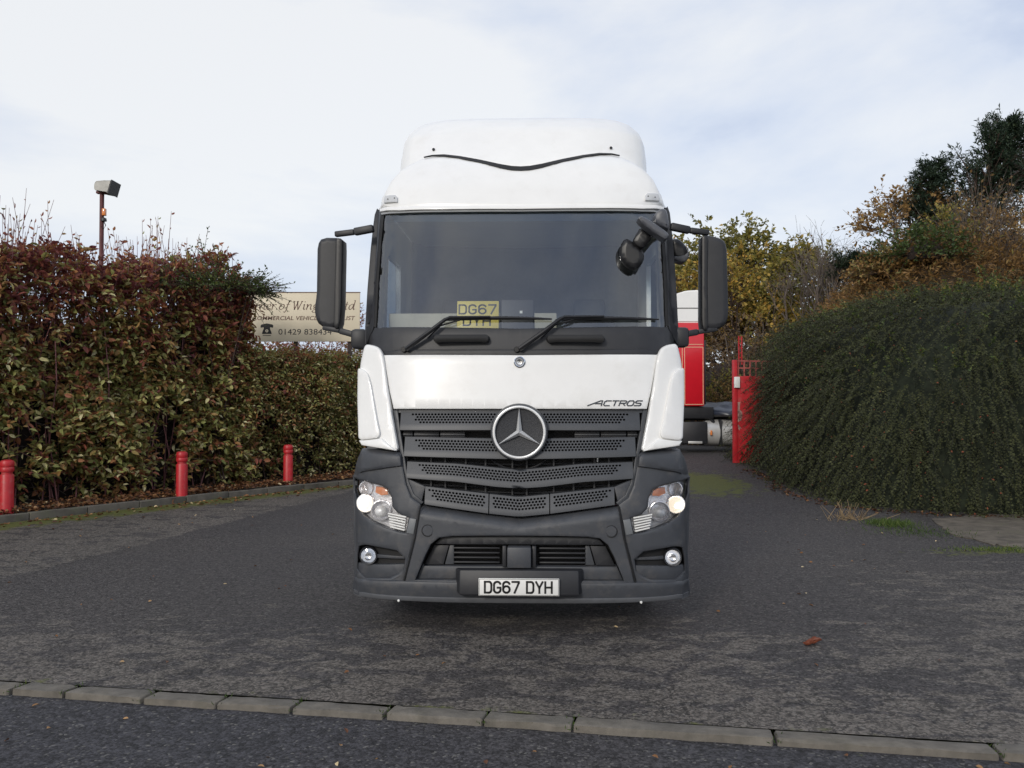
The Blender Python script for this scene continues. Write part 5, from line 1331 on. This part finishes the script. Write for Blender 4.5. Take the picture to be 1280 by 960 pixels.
# ------------------------------------------------------------------ red lorry behind
YR = 22.0
g0 = float(gh(6.0, YR)); r0 = WY(881, 500, YR)
red = empty('red_lorry', (r0.x, YR, g0), 0, 'red tractor unit with white roof fairing parked behind the white lorry', 'lorry')
def rl(px, py, dy=0): p = WY(px, py, YR); return Vector((p.x - r0.x, dy, p.z - g0))
zc0, zc1, zc2 = rl(860, 508).z, rl(860, 403).z, rl(860, 385).z
box('cab_body', (-1.15, 1.22, (zc0 + zc1) / 2), (2.3, 2.44, zc1 - zc0), M_REDTRUCK, red, .05)
bm = bmesh.new()
pr = [(-2.2, zc1 + .001), (0, zc1 + .001), (0, zc2 + .1), (-.12, rl(870, 362).z), (-.45, rl(865, 363).z), (-.95, rl(845, 371).z), (-1.6, zc2 - .05), (-2.2, zc1 + .12)]
va = [bm.verts.new((x, .03, z)) for x, z in pr]; vb = [bm.verts.new((x, 2.41, z)) for x, z in pr]
bm.faces.new(va); bm.faces.new(vb[::-1])
for k in range(len(pr)): bm.faces.new((va[k], vb[k], vb[(k + 1) % len(pr)], va[(k + 1) % len(pr)]))
bmesh.ops.bevel(bm, geom=bm.edges[:], offset=.03, segments=2, affect='EDGES')
obj('roof_fairing', bm, M_WHITE, red)
box('fairing_seam', (-1.1, .027, zc2), (2.1, .012, .02), M_DARK, red)
for (x0, z0, x1, z1) in ((-.04, zc0 + .05, -.04, zc1 - .62), (-.04, zc1 - .62, -.5, zc1 - .62), (-.5, zc1 - .62, -.5, zc0 + .05), (-.5, zc0 + .05, -.04, zc0 + .05), (-.04, zc1 - .55, -.8, zc1 - .55), (-.56, zc1 - .62, -.56, zc0 + .05)):
    bar('pinstripe', (x0, -.002, z0), (x1, -.002, z1), .006, .012, mat('stripe_gold', (.75, .55, .35), .5), red, 0)
box('rear_strip', (.03, 1.2, (zc0 + zc1) / 2 - .2), (.05, 2.2, zc1 - zc0 - .5), M_DARK, red, .01)
box('lower_body', (-.55, 1.2, zc0 - .16), (1.6, 2.2, .3), M_DARK, red, .03)
for y in (.75, 1.65): box('chassis_rail', (1.8, y, .92), (6.6, .09, .26), M_DARK, red, .01)
box('deck_plate', (1.5, 1.2, rl(900, 520).z), (3.0, 1.9, .05), mat('chequer_plate', (.35, .36, .38), .4, .7, bump=1, bscale=40), red, .01)
box('deck_edge', (1.5, .22, rl(900, 517).z), (3.0, .04, .10), mat('pale_deck', (.5, .5, .5), .5, var=.3), red, .01)
box('battery_box', (rl(869, 540).x, .25, rl(869, 541).z), (.62, .5, .55), M_DARK, red, .03)
box('box_latch', (rl(869, 540).x, -.005, rl(869, 553).z), (.35, .02, .06), M_SILVER, red, .005)
box('side_marker', (rl(889, 541).x, .0, rl(889, 541).z), (.05, .05, .12), M_ORANGE, red, .01)
ft = lathe('fuel_tank', [(0, -.65), (.28, -.65), (.33, -.6), (.33, .6), (.28, .65), (0, .65)], Matrix.Translation((rl(893, 540).x + .45, .38, rl(905, 541).z)) @ Matrix.Rotation(math.pi / 2, 4, 'Y'), M_SILVER, red, 28)
for dx in (.18, .7): box('tank_strap', (rl(893, 540).x + dx, .38, rl(905, 541).z), (.06, .68, .68), M_DARK, ft, .05)
for x in (-1.25, 3.6):
    for y in (.28, 2.1):
        wh = empty('wheel', (x, y, .5), parent=red)
        lathe('tyre', [(.3, -.16), (.46, -.16), (.5, -.1), (.5, .1), (.46, .16), (.3, .16)], FRONT, M_RUBBER, wh, 32)
        lathe('rim', [(.3, .12), (.2, .05), (.1, .08), (0, .08)], FRONT, M_SILVER, wh, 24)
bm = bmesh.new(); add_tube(bm, [(-.62 + .62 * math.cos(R(t)), .2, .5 + .62 * math.sin(R(t))) for t in range(0, 181, 15)], .05, 6); mg = obj('mud_flap', bm, M_DARK, red)
mg.location = (.32, 0, -.02)
# black tarpaulin heap on the deck
bm = bmesh.new(); bmesh.ops.create_icosphere(bm, subdivisions=4, radius=1)
vv = np.array([v.co for v in bm.verts]); f = 1 + .25 * sines(vv, 3, 5) + .16 * sines(vv, 8, 6)
for v, k in zip(bm.verts, f): v.co = Vector((v.co.x * .85 * k, v.co.y * .8 * k, max(0, v.co.z * .34 * k)))
o = obj('tarpaulin', bm, mat('dark_sheet', (.022, .028, .045), .35, var=.4), None, 60)
p = rl(908, 514); o.location = (r0.x + p.x + .15, YR + .95, g0 + rl(900, 520).z + .026)
tag(o, 'crumpled black tarpaulin heaped on the deck of the red lorry', 'tarpaulin')
# ------------------------------------------------------------------ red gate panel
YG = 19.2; a, b_ = WY(917, 560, YG), WY(952, 450, YG); gg = float(gh(a.x, YG))
gate = empty('red_gate', (a.x, YG, gg), R(12), 'red painted steel gate panel with lattice top half hidden by the green mound', 'gate')
Hg = b_.z - gg; Hs = WY(917, 470, YG).z - gg; WG = 1.3
box('panel', (WG / 2, 0, Hs / 2), (WG, .05, Hs), M_RED, gate, .006)
box('gate_post', (.03, -.01, Hg / 2), (.09, .09, Hg), M_RED, gate, .008)
for k in range(9): box('lattice_bar', (.12 + k * .14, 0, (Hs + Hg) / 2), (.025, .025, Hg - Hs), mat('worn_red', (.32, .08, .07), .7, var=.3) if k == 0 else bpy.data.materials['worn_red'], gate)
for z in (Hg - .02, (Hg + Hs) / 2): box('lattice_rail', (WG / 2, .002, z), (WG, .03, .03), bpy.data.materials['worn_red'], gate)
zt = WY(927, 420, YG).z - gg
for x in (.14, .21): bar('mast_tube', (x, .01, Hg - .1), (x, .01, zt), .02, .02, M_RED, gate, 0)
for k in range(5): box('mast_rung', (.175, .01, Hg + (zt - Hg) * (k + .5) / 5), (.07, .016, .016), M_RED, gate)
q = WY(921, 478, YG).z - gg
box('white_box', (.05, -.075, q), (.12, .06, .24), M_PLATE, gate, .01)
for k in range(5):
    bm = bmesh.new(); pts = [(random.uniform(-.1, .1), random.uniform(-.16, .16)) for _ in range(6)]
    pts = sorted(pts, key=lambda p: math.atan2(p[1], p[0])); bm.faces.new([bm.verts.new((.13 + x * .8, -.0275, q - .55 - k * .09 + z)) for x, z in pts])
    obj('bare_patch', bm, mat('flaked_paint', (.42, .25, .22), .8, var=.3), gate, smooth=None)

# ------------------------------------------------------------------ litter, grass and small things
def scatter(P, L, m, name, parent=None, mean=.45, sd=.28, flatness=.35):
    n = len(P); D = rng.normal(size=(n, 3)); D[:, 2] *= .2; Nn = np.tile([0, 0, 1.], (n, 1)) + rng.normal(0, flatness, (n, 3))
    return leaf_mesh(name, P, D, Nn, L * rng.uniform(.6, 1.3, n), L * .6 * rng.uniform(.7, 1.2, n), np.clip(rng.normal(mean, sd, n), 0, 1), m, parent, True)
n = 5200; s = rng.uniform(-6, 9, n); d = np.abs(rng.normal(0, .45, n)) - .12; xy = B1 + np.outer(s, DB) - np.outer(d, NB)
P1 = np.column_stack([xy, np.where(d < -.02, .1, .10 + .03 * np.clip(d, 0, 1.5)) + rng.uniform(0, .05, n)])
n = 420; s = rng.uniform(-5, 8, n); d = -.36 - rng.exponential(.22, n); xy = B1 + np.outer(s, DB) - np.outer(d, NB) + np.outer(.016 * np.clip(s - 3, 0, 9) ** 2, NB)
P2 = np.column_stack([xy, np.full(n, .012)])
tag(scatter(np.vstack([P1, P2]), .075, M_LITTER, 'leaf_litter'), 'fallen brown leaves lying in the bed under the hedges', 'leaf litter')
a = np.linspace(0, 1, 1400); t = rng.uniform(2.35, 5.4, 1400)
base = np.array([MC[0] + MA * 1.07 * -np.abs(np.cos(t - math.pi / 2)) ** .8, np.zeros(1)[0]], dtype=object) if False else None
u = norm(np.column_stack([-np.abs(rng.normal(0, 1, 1400)), -np.abs(rng.normal(0, 1, 1400)), np.full(1400, .0005)])); u[:700, 0] *= -.4; u = norm(u)
q = mound_pt(u); q[:, :2] *= (1.0 + np.abs(rng.normal(0, .018, 1400)))[:, None]
Pm = np.column_stack([q[:, 0] + MC[0], q[:, 1] + MC[1], gh(q[:, 0] + MC[0], q[:, 1] + MC[1]) + .012])
tag(scatter(Pm, .06, M_LITTER, 'mound_litter', None, .25), 'dark fallen leaves along the foot of the green mound', 'leaf litter')
n = 150; X = rng.uniform(-6, 7, n); Y = rng.uniform(4.9, 15, n); ok = (Y > kerb_y(X) + .1)
P = np.column_stack([X, Y, gh(X, Y) + .008])[ok]
nr = 26; Xr = rng.uniform(-3, 3, nr); Pr = np.column_stack([Xr, kerb_y(Xr) - rng.uniform(.2, .9, nr), np.full(nr, -.02)])
tag(scatter(np.vstack([P, Pr]), .036, M_LITTER, 'scattered_leaves', None, .6), 'small single leaves blown across the tarmac', 'fallen leaves')
# curled red leaves on the tarmac
p = G(1016, 806)
lf = empty('curled_leaf', (p.x, p.y, .004), .2, 'curled reddish brown dead leaf lying alone on the driveway', 'leaf')
for i, (x, y, rz, s_) in enumerate(((-.02, 0, .1, .11), (.02, .015, .5, .09), (.01, -.02, -.3, .08))):
    bm = bmesh.new(); NXX = 8
    rows = []
    for k in range(NXX + 1):
        t = k / NXX - .5; wd = .022 * math.cos(t * 2.6) + .003
        rows.append([bm.verts.new((t * s_, wd * math.sin(a_), .022 + .02 * i * .3 - wd * .8 * math.cos(a_) + .01 * math.sin(t * 5))) for a_ in (-1.9, -1, -.3, .4, 1.1, 1.9)])
    for k in range(NXX):
        for j in range(5): bm.faces.new((rows[k][j], rows[k][j + 1], rows[k + 1][j + 1], rows[k + 1][j]))
    o = obj('leaf_blade', bm, mat('dead_leaf', (.16, .045, .022), .6, var=.3, scale=60) if i == 0 else bpy.data.materials['dead_leaf'], lf, 180); o.location = (x, y, 0); o.rotation_euler = (0, 0, rz)
# grass tufts and dry twigs by the mound
def grass(name, label, px, py, rx, ry, n, h, m=M_GRASS, mean=.5):
    p = G(px, py); o = empty(name, (p.x, p.y, float(gh(p.x, p.y))), 0, label, 'grass')
    P = np.column_stack([rng.normal(0, rx, n), rng.normal(0, ry, n), np.zeros(n)]); D = np.array([0, 0, 1.]) + rng.normal(0, .55, (n, 3)); D[:, 2] = np.abs(D[:, 2])
    leaf_mesh('blades', P, D, rng.normal(size=(n, 3)), h * rng.uniform(.5, 1.3, n), .008, np.clip(rng.normal(mean, .25, n), 0, 1), m, o, False)
grass('grass_tuft', 'bright green grass tuft at the foot of the mound by the concrete', 1113, 657, .16, .16, 900, .09)
grass('grass_tuft', 'thin dark grass growing at the edge of the concrete apron', 1150, 666, .3, .25, 500, .05, mean=.3)
grass('grass_tuft', 'mossy grass patch along the lower edge of the concrete apron', 1262, 688, .35, .1, 700, .045, mean=.7)
grass('grass_tuft', 'sparse grass in the hedge bed beside the first bollard', 60, 622, .14, .14, 200, .13, mean=.3)
n = 260; sj = np.array(js)[rng.integers(1, len(js) - 1, n)] + rng.normal(0, .02, n); kp_ = np.array([KA + KD * q_ for q_ in sj]) + np.outer(rng.uniform(-.01, .19, n), np.array(KN))
kp_[:, 2] = -.01; Dk = np.array([0, 0, 1.]) + rng.normal(0, .8, (n, 3)); Dk[:, 2] = np.abs(Dk[:, 2])
tag(leaf_mesh('kerb_weeds', kp_, Dk, rng.normal(size=(n, 3)), .03 * rng.uniform(.5, 1.4, n), .006, np.clip(rng.normal(.35, .25, n), 0, 1), M_GRASS, None, False), 'tiny green weeds growing in the joints of the kerb', 'weeds')
p = G(1065, 651); o = empty('dry_stems', (p.x, p.y, 0), 0, 'clump of pale dry dead stems at the foot of the mound', 'dead plant')
n = 60; A = np.column_stack([rng.normal(0, .14, n), rng.normal(0, .08, n), np.zeros(n)]); B = A + np.column_stack([rng.normal(0, .14, n), rng.normal(-.03, .08, n), rng.uniform(.04, .3, n)])
seg_mesh('stalks', A, B, .006, .003, mat('straw', (.28, .2, .11), .8), o)['kind'] = 'stuff'
